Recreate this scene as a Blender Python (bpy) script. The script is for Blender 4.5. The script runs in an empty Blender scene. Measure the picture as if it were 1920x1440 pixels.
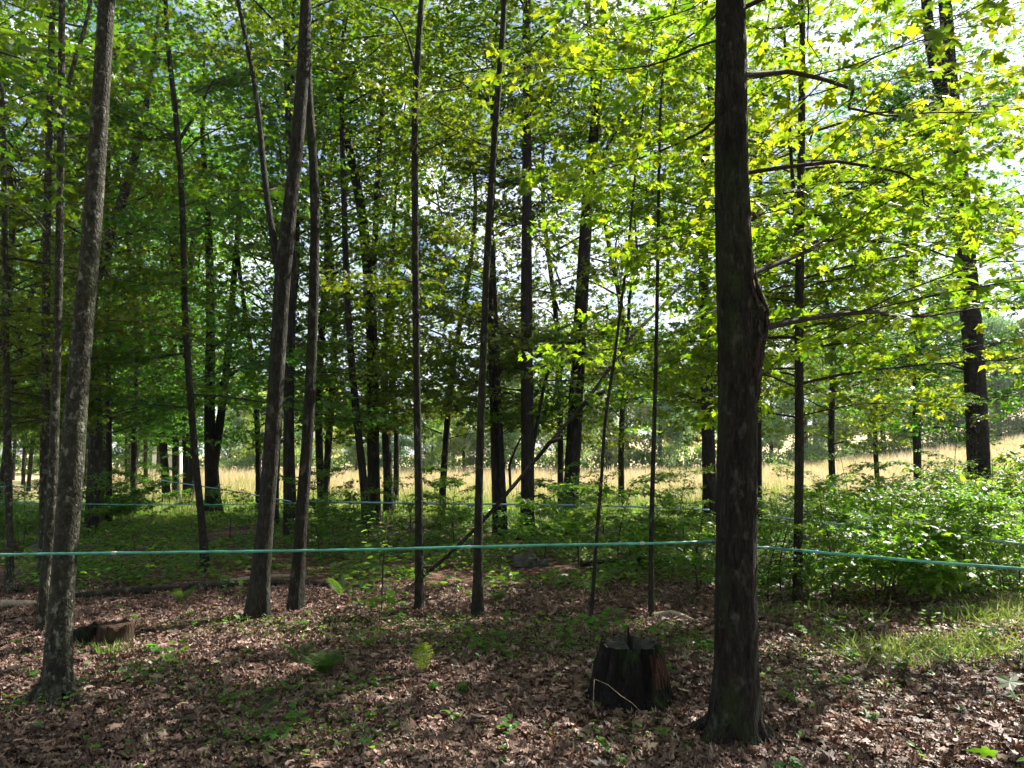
import bpy, math, random
import numpy as np
from mathutils import Vector, noise as mnoise

random.seed(7)
RN = np.random.default_rng(7)
RL = np.random.default_rng(8)
S = bpy.context.scene
COL = S.collection

# ------------------------------------------------------------------ camera, light
F = 1423.0                      # focal length in pixels of the 1920 wide photograph
PITCH = math.atan(130.0 / F)
CAMZ = 1.6
cam_d = bpy.data.cameras.new("camera")
cam_d.sensor_width = 36.0
cam_d.lens = 36.0 * F / 1920.0
cam_d.clip_start = 0.05
cam_d.clip_end = 3000
cam = bpy.data.objects.new("camera", cam_d)
COL.objects.link(cam)
cam.location = (0, 0, CAMZ)
cam.rotation_euler = (math.pi / 2 + PITCH, 0, 0)
S.camera = cam

SUN_AZ = math.radians(48)       # to the right of the view direction (+Y)
SUN_EL = math.radians(44)
sun_d = bpy.data.lights.new("sun", 'SUN')
sun_d.energy = 5.0
sun_d.angle = math.radians(0.53)
sun_d.color = (1.0, 0.94, 0.84)
sun = bpy.data.objects.new("sun", sun_d)
COL.objects.link(sun)
to_sun = Vector((math.sin(SUN_AZ) * math.cos(SUN_EL), math.cos(SUN_AZ) * math.cos(SUN_EL), math.sin(SUN_EL)))
sun.rotation_euler = to_sun.to_track_quat('Z', 'Y').to_euler()
sun.location = (20, 20, 30)

W = bpy.data.worlds.new("World")
S.world = W
W.use_nodes = True
wn, wl = W.node_tree.nodes, W.node_tree.links
wn.clear()
wo = wn.new('ShaderNodeOutputWorld')
wb = wn.new('ShaderNodeBackground')
wb.inputs['Strength'].default_value = 0.05
sky = wn.new('ShaderNodeTexSky')
sky.sky_type = 'NISHITA'
sky.sun_disc = False
sky.sun_elevation = SUN_EL
sky.sun_rotation = SUN_AZ
sky.air_density = 1.0
sky.dust_density = 1.2
tc = wn.new('ShaderNodeTexCoord')
mp = wn.new('ShaderNodeMapping')
mp.inputs['Scale'].default_value = (1.6, 1.6, 3.2)
cn = wn.new('ShaderNodeTexNoise')
cn.inputs['Scale'].default_value = 2.6
cn.inputs['Detail'].default_value = 7
cn.inputs['Roughness'].default_value = 0.55
cr = wn.new('ShaderNodeValToRGB')
cr.color_ramp.elements[0].position = 0.43
cr.color_ramp.elements[1].position = 0.58
mx = wn.new('ShaderNodeMix')
mx.data_type = 'RGBA'
mx.inputs['B'].default_value = (9.3, 9.7, 10.4, 1)
wl.new(tc.outputs['Generated'], mp.inputs['Vector'])
wl.new(mp.outputs['Vector'], cn.inputs['Vector'])
wl.new(cn.outputs['Fac'], cr.inputs['Fac'])
wl.new(cr.outputs['Color'], mx.inputs['Factor'])
wl.new(sky.outputs['Color'], mx.inputs['A'])
wl.new(mx.outputs['Result'], wb.inputs['Color'])
wl.new(wb.outputs['Background'], wo.inputs['Surface'])

S.view_settings.view_transform = 'Standard'
S.view_settings.look = 'None'
S.view_settings.exposure = 1.82
S.view_settings.gamma = 1.0
S.view_settings.use_curve_mapping = False
S.render.engine = 'CYCLES'
cy = S.cycles
cy.max_bounces = 7
cy.diffuse_bounces = 4
cy.glossy_bounces = 2
cy.transmission_bounces = 5
cy.transparent_max_bounces = 4
cy.use_adaptive_sampling = True
cy.adaptive_threshold = 0.03
cy.use_denoising = True
cy.sample_clamp_indirect = 4.0

# ------------------------------------------------------------------ space helpers
FW = Vector((0, math.cos(PITCH), math.sin(PITCH)))
UP = Vector((0, -math.sin(PITCH), math.cos(PITCH)))


def ray(px, py):
    return FW + Vector((1, 0, 0)) * ((px - 960) / F) + UP * ((720 - py) / F)


def at(px, py, Y):
    r = ray(px, py)
    return Vector((0, 0, CAMZ)) + r * (Y / r.y)


def sstep(a, b, x):
    t = min(1.0, max(0.0, (x - a) / (b - a)))
    return t * t * (3 - 2 * t)


def gz(x, y):
    z = 0.035 * mnoise.noise(Vector((x * 0.45, y * 0.45, 0))) + 0.012 * mnoise.noise(Vector((x * 1.9, y * 1.9, 5)))
    if y > 14:
        z += 0.00235 * max(0.0, x - 6) ** 2 * sstep(22, 55, y) if x < 60 else 0.00235 * 54 ** 2 * sstep(22, 55, y)
        z += 0.10 * mnoise.noise(Vector((x * 0.09, y * 0.09, 9))) * sstep(14, 30, y)
    return z


def gpt(px, py):
    """where the ray through a picture point meets the ground"""
    r = ray(px, py)
    t = 0.5
    while t < 400:
        p = Vector((0, 0, CAMZ)) + r * t
        if p.z <= gz(p.x, p.y):
            break
        t += 0.02 + t * 0.002
    return Vector((p.x, p.y, gz(p.x, p.y)))


# ------------------------------------------------------------------ object helpers
def tagit(o, label=None, cat=None, group=None, kind=None):
    if label: o['label'] = label
    if cat: o['category'] = cat
    if group: o['group'] = group
    if kind: o['kind'] = kind
    return o


def thing(name, label, cat, loc=(0, 0, 0), group=None):
    o = bpy.data.objects.new(name, None)
    o.empty_display_size = 0.2
    COL.objects.link(o)
    o.location = loc
    return tagit(o, label, cat, group)


def link(name, me, parent=None, loc=(0, 0, 0), rot=(0, 0, 0), sc=1.0):
    o = bpy.data.objects.new(name, me)
    COL.objects.link(o)
    if parent: o.parent = parent
    o.location = loc
    o.rotation_euler = rot
    o.scale = (sc, sc, sc) if isinstance(sc, (int, float)) else sc
    return o


def mesh_np(name, V, FC, mats, attr=None, fmat=None, smooth=False):
    """V (n,3), FC list of arrays (m,3) or (m,4)"""
    me = bpy.data.meshes.new(name)
    V = np.asarray(V, dtype=np.float32)
    FC = [np.asarray(f, dtype=np.int32) for f in FC if len(f)]
    loops = np.concatenate([f.ravel() for f in FC])
    sizes = np.concatenate([np.full(len(f), f.shape[1], np.int32) for f in FC])
    starts = np.concatenate([[0], np.cumsum(sizes)[:-1]]).astype(np.int32)
    me.vertices.add(len(V))
    me.vertices.foreach_set('co', V.ravel())
    me.loops.add(len(loops))
    me.loops.foreach_set('vertex_index', loops)
    me.polygons.add(len(sizes))
    me.polygons.foreach_set('loop_start', starts)
    me.polygons.foreach_set('loop_total', sizes)
    if fmat is not None:
        me.polygons.foreach_set('material_index', np.asarray(fmat, np.int32))
    me.polygons.foreach_set('use_smooth', np.full(len(sizes), smooth))
    for m in (mats if isinstance(mats, (list, tuple)) else [mats]):
        me.materials.append(m)
    if attr is not None:
        a = me.attributes.new('v', 'FLOAT', 'POINT')
        a.data.foreach_set('value', np.asarray(attr, np.float32))
    me.update(calc_edges=True)
    me.validate()
    return me


class Tubes:
    """collects tapered tubes into one mesh"""
    def __init__(s): s.V, s.Q, s.T, s.n = [], [], [], 0

    def add(s, pts, rad, sides=6, disp=None, cap=True):
        P = np.array([tuple(p) for p in pts], float)
        m = len(P)
        rad = np.broadcast_to(np.asarray(rad, float), (m,))
        T = np.gradient(P, axis=0)
        T /= np.linalg.norm(T, axis=1)[:, None] + 1e-9
        ref = np.array([0, 1, 0.0]) if abs(T[0][1]) < 0.9 else np.array([1.0, 0, 0])
        A = np.cross(T, ref); A /= np.linalg.norm(A, axis=1)[:, None] + 1e-9
        B = np.cross(T, A)
        th = np.arange(sides) * 2 * math.pi / sides
        R = rad[:, None] * np.ones((m, sides))
        if disp is not None: R = R + disp(P, th, R)
        V = P[:, None, :] + R[:, :, None] * (np.cos(th)[None, :, None] * A[:, None, :] + np.sin(th)[None, :, None] * B[:, None, :])
        i = np.arange(m - 1)[:, None] * sides
        j = np.arange(sides)[None, :]
        k = (j + 1) % sides
        q = np.stack([i + j, i + k, i + sides + k, i + sides + j], -1).reshape(-1, 4) + s.n
        s.V.append(V.reshape(-1, 3)); s.Q.append(q)
        n0 = s.n
        s.n += m * sides
        if cap:
            for r, c in ((0, P[0]), (m - 1, P[-1])):
                s.V.append(c[None, :])
                ring = n0 + r * sides + np.arange(sides)
                s.T.append(np.stack([ring, np.roll(ring, -1), np.full(sides, s.n)], -1))
                s.n += 1

    def mesh(s, name, mat, smooth=True):
        if not s.V: return None
        T = np.concatenate(s.T) if s.T else np.zeros((0, 3), int)
        return mesh_np(name, np.concatenate(s.V), [np.concatenate(s.Q), T], mat, smooth=smooth)


# ------------------------------------------------------------------ materials
def newmat(name):
    m = bpy.data.materials.new(name)
    m.use_nodes = True
    n = m.node_tree.nodes
    n.clear()
    return m, n, m.node_tree.links


def ramp(n, stops):
    r = n.new('ShaderNodeValToRGB')
    e = r.color_ramp.elements
    while len(e) > 1: e.remove(e[-1])
    e[0].position = stops[0][0]; e[0].color = (*stops[0][1], 1)
    for p, c in stops[1:]:
        x = e.new(p); x.color = (*c, 1)
    return r


def leaf_material(name, refl, trans, mixf=0.5, rough=0.45, spec=0.35, use_tint=True):
    m, n, l = newmat(name)
    out = n.new('ShaderNodeOutputMaterial')
    at_ = n.new('ShaderNodeAttribute'); at_.attribute_name = 'v'
    oi = n.new('ShaderNodeObjectInfo')
    add = n.new('ShaderNodeMath'); add.operation = 'MULTIPLY_ADD'
    add.inputs[1].default_value = 0.22
    add.inputs[2].default_value = -0.11
    l.new(oi.outputs['Random'], add.inputs[0])
    su = n.new('ShaderNodeMath'); su.operation = 'ADD'; su.use_clamp = True
    l.new(at_.outputs['Fac'], su.inputs[0]); l.new(add.outputs[0], su.inputs[1])
    r1, r2 = ramp(n, refl), ramp(n, trans)
    l.new(su.outputs[0], r1.inputs[0]); l.new(su.outputs[0], r2.inputs[0])
    c1, c2 = r1.outputs[0], r2.outputs[0]
    if use_tint:
        outs = []
        for c in (c1, c2):
            mm = n.new('ShaderNodeMix'); mm.data_type = 'RGBA'; mm.blend_type = 'MULTIPLY'
            mm.inputs['Factor'].default_value = 1
            l.new(c, mm.inputs['A']); l.new(oi.outputs['Color'], mm.inputs['B'])
            outs.append(mm.outputs['Result'])
        c1, c2 = outs
    p = n.new('ShaderNodeBsdfPrincipled')
    p.inputs['Roughness'].default_value = rough
    p.inputs['Specular IOR Level'].default_value = spec
    t = n.new('ShaderNodeBsdfTranslucent')
    ms = n.new('ShaderNodeMixShader'); ms.inputs[0].default_value = mixf
    l.new(c1, p.inputs['Base Color']); l.new(c2, t.inputs['Color'])
    l.new(p.outputs[0], ms.inputs[1]); l.new(t.outputs[0], ms.inputs[2])
    l.new(ms.outputs[0], out.inputs['Surface'])
    return m


M = {}
M['leaf'] = leaf_material('maple_leaf',
    [(0, (0.035, 0.075, 0.016)), (0.5, (0.055, 0.115, 0.02)), (1, (0.085, 0.14, 0.02))],
    [(0, (0.12, 0.27, 0.012)), (0.5, (0.24, 0.42, 0.014)), (1, (0.38, 0.52, 0.02))], 0.52)
M['bush'] = leaf_material('understory_leaf',
    [(0, (0.045, 0.11, 0.022)), (0.6, (0.075, 0.16, 0.03)), (1, (0.10, 0.17, 0.04))],
    [(0, (0.08, 0.24, 0.015)), (0.6, (0.17, 0.36, 0.02)), (1, (0.32, 0.50, 0.03))], 0.5, 0.42, 0.35)
M['far_leaf'] = leaf_material('far_tree_leaf',
    [(0, (0.09, 0.14, 0.07)), (0.5, (0.14, 0.20, 0.085)), (1, (0.22, 0.26, 0.09))],
    [(0, (0.16, 0.26, 0.08)), (0.5, (0.28, 0.40, 0.10)), (1, (0.42, 0.47, 0.10))], 0.5, 0.6, 0.2)
M['litter'] = leaf_material('dry_leaf',
    [(0, (0.03, 0.018, 0.014)), (0.3, (0.11, 0.062, 0.048)), (0.65, (0.25, 0.16, 0.125)), (0.88, (0.40, 0.275, 0.23)), (1, (0.60, 0.46, 0.40))],
    [(0, (0.02, 0.008, 0.004)), (0.6, (0.10, 0.035, 0.015)), (1, (0.25, 0.12, 0.05))], 0.18, 0.6, 0.35)
M['grass'] = leaf_material('field_grass_blade',
    [(0, (0.09, 0.16, 0.03)), (0.35, (0.17, 0.24, 0.05)), (0.5, (0.44, 0.42, 0.22)), (0.8, (0.56, 0.48, 0.31)), (1, (0.64, 0.51, 0.39))],
    [(0, (0.16, 0.30, 0.02)), (0.35, (0.26, 0.36, 0.04)), (0.5, (0.50, 0.46, 0.20)), (0.8, (0.60, 0.48, 0.28)), (1, (0.62, 0.49, 0.36))], 0.35, 0.6, 0.2)
M['fern'] = leaf_material('fern_leaf',
    [(0, (0.03, 0.07, 0.015)), (1, (0.10, 0.17, 0.035))],
    [(0, (0.06, 0.16, 0.01)), (1, (0.28, 0.44, 0.03))], 0.4, 0.5, 0.3)


def bark(name, cols, zs=0.16, scale=26, bump=0.5, patch=None, moss=None, dist=0.012, gain=0.6):
    m, n, l = newmat(name)
    out = n.new('ShaderNodeOutputMaterial')
    p = n.new('ShaderNodeBsdfPrincipled')
    p.inputs['Roughness'].default_value = 0.9
    p.inputs['Specular IOR Level'].default_value = 0.15
    tcn = n.new('ShaderNodeTexCoord')
    oi = n.new('ShaderNodeObjectInfo')
    off = n.new('ShaderNodeVectorMath'); off.operation = 'MULTIPLY_ADD'
    off.inputs[1].default_value = (7, 5, 3)
    cmb = n.new('ShaderNodeCombineXYZ')
    for i in range(3): l.new(oi.outputs['Random'], cmb.inputs[i])
    l.new(cmb.outputs[0], off.inputs[0]); l.new(tcn.outputs['Object'], off.inputs[2])
    mp = n.new('ShaderNodeMapping'); mp.inputs['Scale'].default_value = (1, 1, zs)
    l.new(off.outputs[0], mp.inputs['Vector'])
    n1 = n.new('ShaderNodeTexNoise'); n1.inputs['Scale'].default_value = scale; n1.inputs['Detail'].default_value = 8
    n1.inputs['Roughness'].default_value = 0.68; n1.inputs['Distortion'].default_value = 0.6
    l.new(mp.outputs[0], n1.inputs['Vector'])
    v1 = n.new('ShaderNodeTexVoronoi'); v1.inputs['Scale'].default_value = scale * 1.3; v1.feature = 'DISTANCE_TO_EDGE'
    l.new(mp.outputs[0], v1.inputs['Vector'])
    cols = [(a_, tuple(c_ * gain for c_ in b_)) for a_, b_ in cols]
    r = ramp(n, cols); l.new(n1.outputs['Fac'], r.inputs[0])
    col = r.outputs[0]

    def blend(colr, sc, lo, hi, zz, f=1.0):
        nonlocal col
        m2 = n.new('ShaderNodeMapping'); m2.inputs['Scale'].default_value = (1, 1, zz)
        l.new(off.outputs[0], m2.inputs['Vector'])
        n2 = n.new('ShaderNodeTexNoise'); n2.inputs['Scale'].default_value = sc; n2.inputs['Detail'].default_value = 6
        n2.inputs['Roughness'].default_value = 0.62
        l.new(m2.outputs[0], n2.inputs['Vector'])
        mr = n.new('ShaderNodeMapRange'); mr.inputs[1].default_value = lo; mr.inputs[2].default_value = hi
        mr.inputs[4].default_value = f
        l.new(n2.outputs['Fac'], mr.inputs[0])
        mm = n.new('ShaderNodeMix'); mm.data_type = 'RGBA'
        mm.inputs['B'].default_value = (*[c_ * (gain + 0.1) for c_ in colr], 1)
        l.new(mr.outputs[0], mm.inputs['Factor']); l.new(col, mm.inputs['A'])
        col = mm.outputs['Result']
    if patch:
        for a in patch: blend(*a)
    if moss: blend(*moss)
    l.new(col, p.inputs['Base Color'])
    mul = n.new('ShaderNodeMath'); mul.operation = 'MINIMUM'; mul.inputs[1].default_value = 0.25
    l.new(v1.outputs['Distance'], mul.inputs[0])
    ad = n.new('ShaderNodeMath'); ad.operation = 'MULTIPLY_ADD'; ad.inputs[1].default_value = 1.6
    l.new(mul.outputs[0], ad.inputs[0]); l.new(n1.outputs['Fac'], ad.inputs[2])
    b = n.new('ShaderNodeBump'); b.inputs['Strength'].default_value = bump; b.inputs['Distance'].default_value = dist
    l.new(ad.outputs[0], b.inputs['Height']); l.new(b.outputs[0], p.inputs['Normal'])
    l.new(p.outputs[0], out.inputs['Surface'])
    return m


M['bark_dark'] = bark('dark_furrowed_bark', [(0.3, (0.012, 0.009, 0.008)), (0.5, (0.034, 0.027, 0.023)), (0.72, (0.09, 0.075, 0.064))],
                      0.2, 42, 1.0, patch=[((0.13, 0.125, 0.11), 16, 0.58, 0.68, 0.5, 0.7), ((0.008, 0.007, 0.006), 9, 0.56, 0.64, 0.3, 0.8)], moss=((0.05, 0.075, 0.02), 5, 0.5, 0.68, 0.5, 0.55), dist=0.02)
M['bark_grey'] = bark('mottled_grey_bark', [(0.3, (0.022, 0.021, 0.015)), (0.5, (0.062, 0.06, 0.043)), (0.72, (0.14, 0.135, 0.10))],
                      0.55, 34, 1.0, patch=[((0.30, 0.30, 0.24), 22, 0.55, 0.64, 0.7, 0.8), ((0.035, 0.03, 0.025), 17, 0.56, 0.66, 0.8, 0.7), ((0.03, 0.026, 0.022), 6, 0.60, 0.67, 0.9, 0.85)], moss=((0.10, 0.12, 0.06), 4, 0.5, 0.75, 0.4, 0.5), dist=0.014)
M['bark_brown'] = bark('brown_grey_bark', [(0.3, (0.014, 0.013, 0.010)), (0.5, (0.040, 0.036, 0.029)), (0.72, (0.11, 0.10, 0.082))],
                       0.3, 36, 1.0, patch=[((0.24, 0.235, 0.205), 14, 0.58, 0.68, 0.5, 0.6), ((0.02, 0.017, 0.014), 15, 0.57, 0.67, 0.5, 0.7), ((0.05, 0.06, 0.025), 3, 0.50, 0.70, 0.25, 0.6)])
M['bark_black'] = bark('near_black_bark', [(0.3, (0.012, 0.010, 0.009)), (0.5, (0.035, 0.03, 0.026)), (0.72, (0.085, 0.075, 0.065))], 0.18, 28, 0.9,
                       patch=[((0.15, 0.14, 0.12), 6, 0.62, 0.74, 0.4, 0.6)])  # near-black base with paler blotches
M['twig'] = bark('twig_bark', [(0.3, (0.03, 0.022, 0.016)), (0.7, (0.10, 0.08, 0.06))], 0.5, 30, 0.3)
M['pale_wood'] = bark('dry_stick_wood', [(0.3, (0.16, 0.12, 0.09)), (0.7, (0.40, 0.33, 0.26))], 0.5, 30, 0.5, gain=1.0)
M['wound'] = bark('torn_brown_bark', [(0.3, (0.03, 0.02, 0.016)), (0.5, (0.085, 0.06, 0.05)), (0.72, (0.24, 0.19, 0.165))], 0.10, 40, 1.0, dist=0.02)
M['rotten'] = bark('black_rotten_wood', [(0.3, (0.006, 0.005, 0.005)), (0.55, (0.018, 0.015, 0.014)), (0.8, (0.07, 0.062, 0.055))], 0.10, 30, 1.0,
                   patch=[((0.14, 0.05, 0.02), 4, 0.62, 0.66, 0.4, 0.8)], moss=((0.05, 0.085, 0.015), 7, 0.56, 0.68, 0.35, 0.75), dist=0.02)
M['rotten_top'] = bark('grey_weathered_cut_wood', [(0.3, (0.018, 0.017, 0.016)), (0.7, (0.05, 0.047, 0.044))], 1, 40, 0.6, gain=1.0)
M['stumpwood'] = bark('weathered_brown_stump_wood', [(0.3, (0.02, 0.012, 0.009)), (0.5, (0.075, 0.04, 0.028)), (0.75, (0.17, 0.11, 0.08))], 0.15, 30, 1.0, moss=((0.04, 0.06, 0.015), 5, 0.52, 0.66, 0.4, 0.6))
M['heart'] = bark('red_brown_rotting_wood', [(0.3, (0.03, 0.012, 0.008)), (0.5, (0.085, 0.036, 0.02)), (0.75, (0.20, 0.11, 0.07))], 0.12, 30, 1.0, dist=0.02)


def plain(name, col, rough=0.5, spec=0.4, nz=0.0, scale=20):
    m, n, l = newmat(name)
    out = n.new('ShaderNodeOutputMaterial'); p = n.new('ShaderNodeBsdfPrincipled')
    p.inputs['Roughness'].default_value = rough; p.inputs['Specular IOR Level'].default_value = spec
    no = n.new('ShaderNodeTexNoise'); no.inputs['Scale'].default_value = scale; no.inputs['Detail'].default_value = 5
    tcn = n.new('ShaderNodeTexCoord'); l.new(tcn.outputs['Object'], no.inputs['Vector'])
    r = ramp(n, [(0.3, tuple(c * (1 - nz) for c in col)), (0.7, tuple(min(1, c * (1 + nz)) for c in col))])
    l.new(no.outputs['Fac'], r.inputs[0]); l.new(r.outputs[0], p.inputs['Base Color'])
    l.new(p.outputs[0], out.inputs['Surface'])
    return m


M['tube'] = plain('green_plastic_tubing', (0.085, 0.33, 0.25), 0.4, 0.4, 0.35, 14)
M['tube_blue'] = plain('blue_grey_plastic_tubing', (0.22, 0.34, 0.42), 0.35, 0.5, 0.15, 3)
M['wire'] = plain('galvanised_wire', (0.4, 0.42, 0.43), 0.4, 0.5, 0.1)
M['white'] = plain('white_painted_panel', (0.8, 0.8, 0.8), 0.6, 0.3, 0.05, 4)
M['roofing'] = plain('grey_roofing_metal', (0.4, 0.41, 0.42), 0.5, 0.4, 0.1, 4)
M['stone'] = bark('field_stone', [(0.3, (0.08, 0.075, 0.07)), (0.7, (0.24, 0.23, 0.215))], 1, 9, 0.8, moss=((0.05, 0.07, 0.02), 4, 0.5, 0.6, 1, 0.6))


def soil_mat():
    m, n, l = newmat('leaf_covered_soil')
    out = n.new('ShaderNodeOutputMaterial'); p = n.new('ShaderNodeBsdfPrincipled')
    p.inputs['Roughness'].default_value = 0.85; p.inputs['Specular IOR Level'].default_value = 0.15
    tcn = n.new('ShaderNodeTexCoord')
    v = n.new('ShaderNodeTexVoronoi'); v.inputs['Scale'].default_value = 17
    no = n.new('ShaderNodeTexNoise'); no.inputs['Scale'].default_value = 22; no.inputs['Detail'].default_value = 6
    mv = n.new('ShaderNodeMix'); mv.data_type = 'RGBA'; mv.blend_type = 'LINEAR_LIGHT'; mv.inputs['Factor'].default_value = 0.08
    l.new(tcn.outputs['Object'], no.inputs['Vector'])
    l.new(tcn.outputs['Object'], mv.inputs['A']); l.new(no.outputs['Color'], mv.inputs['B'])
    l.new(mv.outputs['Result'], v.inputs['Vector'])
    sp = n.new('ShaderNodeSeparateColor'); l.new(v.outputs['Color'], sp.inputs[0])
    r = ramp(n, [(0, (0.02, 0.012, 0.008)), (0.35, (0.07, 0.035, 0.022)), (0.7, (0.16, 0.085, 0.055)), (1, (0.27, 0.17, 0.12))])
    l.new(sp.outputs[0], r.inputs[0])
    n2 = n.new('ShaderNodeTexNoise'); n2.inputs['Scale'].default_value = 0.5; n2.inputs['Detail'].default_value = 6
    l.new(tcn.outputs['Object'], n2.inputs['Vector'])
    mr = n.new('ShaderNodeMapRange'); mr.inputs[1].default_value = 0.52; mr.inputs[2].default_value = 0.66; mr.inputs[4].default_value = 0.6
    l.new(n2.outputs['Fac'], mr.inputs[0])
    mm = n.new('ShaderNodeMix'); mm.data_type = 'RGBA'; mm.inputs['B'].default_value = (0.05, 0.075, 0.02, 1)
    l.new(mr.outputs[0], mm.inputs['Factor']); l.new(r.outputs[0], mm.inputs['A'])
    l.new(mm.outputs['Result'], p.inputs['Base Color'])
    b = n.new('ShaderNodeBump'); b.inputs['Distance'].default_value = 0.03; b.inputs['Strength'].default_value = 0.9
    l.new(v.outputs['Distance'], b.inputs['Height']); l.new(b.outputs[0], p.inputs['Normal'])
    l.new(p.outputs[0], out.inputs['Surface'])
    return m


def field_mat():
    m, n, l = newmat('dry_and_green_field_grass')
    out = n.new('ShaderNodeOutputMaterial'); p = n.new('ShaderNodeBsdfPrincipled')
    p.inputs['Roughness'].default_value = 0.9; p.inputs['Specular IOR Level'].default_value = 0.1
    tcn = n.new('ShaderNodeTexCoord'); sp = n.new('ShaderNodeSeparateXYZ'); l.new(tcn.outputs['Object'], sp.inputs[0])
    no = n.new('ShaderNodeTexNoise'); no.inputs['Scale'].default_value = 0.18; no.inputs['Detail'].default_value = 7
    l.new(tcn.outputs['Object'], no.inputs['Vector'])
    ad = n.new('ShaderNodeMath'); ad.operation = 'MULTIPLY_ADD'; ad.inputs[1].default_value = 16
    l.new(no.outputs['Fac'], ad.inputs[0]); l.new(sp.outputs['Y'], ad.inputs[2])
    mr = n.new('ShaderNodeMapRange'); mr.inputs[1].default_value = 30; mr.inputs[2].default_value = 40
    l.new(ad.outputs[0], mr.inputs[0])
    mm = n.new('ShaderNodeMix'); mm.data_type = 'RGBA'
    mm.inputs['A'].default_value = (0.12, 0.19, 0.04, 1)
    n2 = n.new('ShaderNodeTexNoise'); n2.inputs['Scale'].default_value = 2.2; n2.inputs['Detail'].default_value = 8; n2.inputs['Roughness'].default_value = 0.75
    l.new(tcn.outputs['Object'], n2.inputs['Vector'])
    r = ramp(n, [(0.3, (0.24, 0.24, 0.09)), (0.5, (0.44, 0.36, 0.18)), (0.7, (0.56, 0.42, 0.29))])
    l.new(n2.outputs['Fac'], r.inputs[0]); l.new(r.outputs[0], mm.inputs['B'])
    l.new(mr.outputs[0], mm.inputs['Factor']); l.new(mm.outputs['Result'], p.inputs['Base Color'])
    b = n.new('ShaderNodeBump'); b.inputs['Distance'].default_value = 0.25; b.inputs['Strength'].default_value = 0.6
    l.new(n2.outputs['Fac'], b.inputs['Height']); l.new(b.outputs[0], p.inputs['Normal'])
    l.new(p.outputs[0], out.inputs['Surface'])
    return m


M['soil'] = soil_mat()
M['field'] = field_mat()


# ------------------------------------------------------------------ ground
def sheet(name, xs, ys, mat):
    nx, ny = len(xs), len(ys)
    V = [(x, y, gz(x, y)) for y in ys for x in xs]
    i = np.arange(ny - 1)[:, None] * nx; j = np.arange(nx - 1)[None, :]
    q = np.stack([i + j, i + j + 1, i + nx + j + 1, i + nx + j], -1).reshape(-1, 4)
    o = link(name, mesh_np(name, V, [q], mat, smooth=True))
    o['kind'] = 'structure'
    return o


xs_near = np.concatenate([[-400, -150, -70, -40], np.arange(-28, 28.01, 0.4), [40, 70, 150, 400]])
sheet('forest_floor', xs_near, np.concatenate([[-60, -30, -15, -8], np.arange(-4, 19.01, 0.35), [19.0]]), M['soil'])
xs_far = np.concatenate([[-800, -400, -200, -110, -70], np.arange(-50, 70.1, 2.0), [90, 140, 250, 450, 800]])
sheet('field', xs_far, np.concatenate([[19.0], np.arange(20, 90, 2.0), [100, 130, 180, 260, 400, 700]]), M['field'])

# ------------------------------------------------------------------ leaf templates (x across, y along, z normal)
def fan(outline, centre, droop=0.22, fold=0.10):
    V = np.array([centre] + outline, float)
    c = np.array(centre[:2])
    r2 = ((V[:, :2] - c) ** 2).sum(1)
    z = -droop * r2 + fold * np.abs(V[:, 0])
    V = np.column_stack([V[:, 0], V[:, 1], z])
    k = len(outline)
    T = np.array([(0, 1 + i, 1 + (i + 1) % k) for i in range(k)])
    return V, T


_half = [(0.10, -0.03), (0.40, -0.13), (0.36, 0.06), (0.27, 0.15), (0.50, 0.24), (0.60, 0.48), (0.40, 0.42), (0.20, 0.42), (0.27, 0.64), (0.17, 0.74)]
MAPLE = fan([(0, 0)] + _half + [(0, 1.0)] + [(-x, y) for x, y in reversed(_half)], (0, 0.30))
_h2 = [(0.38, -0.10), (0.24, 0.16), (0.56, 0.46), (0.20, 0.44), (0.24, 0.66)]
MAPLE_LO = fan([(0, 0)] + _h2 + [(0, 1.0)] + [(-x, y) for x, y in reversed(_h2)], (0, 0.30))
OVAL = fan([(0, 0), (0.20, 0.18), (0.27, 0.45), (0.17, 0.78), (0, 1.0), (-0.17, 0.78), (-0.27, 0.45), (-0.20, 0.18)], (0, 0.45), 0.25, 0.18)
QUAD = (np.array([(0, 0, 0), (0.34, 0.45, 0.05), (0, 1, -0.1), (-0.34, 0.45, 0.05)]), np.array([(0, 1, 2), (0, 2, 3)]))
DRY = (np.array([(0, 0.3, 0.0), (0, -0.1, 0.12), (0.42, -0.02, 0.22), (0.22, 0.2, 0.02), (0.5, 0.55, 0.26), (0.14, 0.55, 0.03), (0, 1.0, 0.24), (-0.16, 0.6, 0.02), (-0.5, 0.45, 0.10), (-0.24, 0.15, 0.04)]),
       np.array([(0, 1, 3), (1, 2, 3), (0, 3, 5), (3, 4, 5), (0, 5, 7), (5, 6, 7), (0, 7, 9), (7, 8, 9), (0, 9, 1)]))
BLADE = (np.array([(-0.02, 0, 0), (0.02, 0, 0), (0.0, 1.0, 0.0)]), np.array([(0, 1, 2)]))


def orient(D, N):
    """orthonormal frames from leaf axis D and rough normal N"""
    D = D / (np.linalg.norm(D, axis=1)[:, None] + 1e-9)
    X = np.cross(D, N); X /= np.linalg.norm(X, axis=1)[:, None] + 1e-9
    Z = np.cross(X, D)
    return X, D, Z


def leaves_arrays(P, D, N, s, tpl):
    X, Yv, Z = orient(D, N)
    T, FT = tpl
    n_ = len(P)
    kx = RL.uniform(0.72, 1.15, (n_, 1, 1)); kz = RL.uniform(-0.8, 3.2, (n_, 1, 1)); kw = RL.normal(0, 0.18, (n_, 1, 1))
    V = P[:, None, :] + s[:, None, None] * ((kx * T[None, :, 0:1] + kw * T[None, :, 1:2] ** 2) * X[:, None, :] + T[None, :, 1:2] * Yv[:, None, :] + kz * T[None, :, 2:3] * Z[:, None, :])
    k = len(T)
    FF = FT[None] + (np.arange(len(P)) * k)[:, None, None]
    return V.reshape(-1, 3), FF.reshape(-1, 3), k


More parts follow.
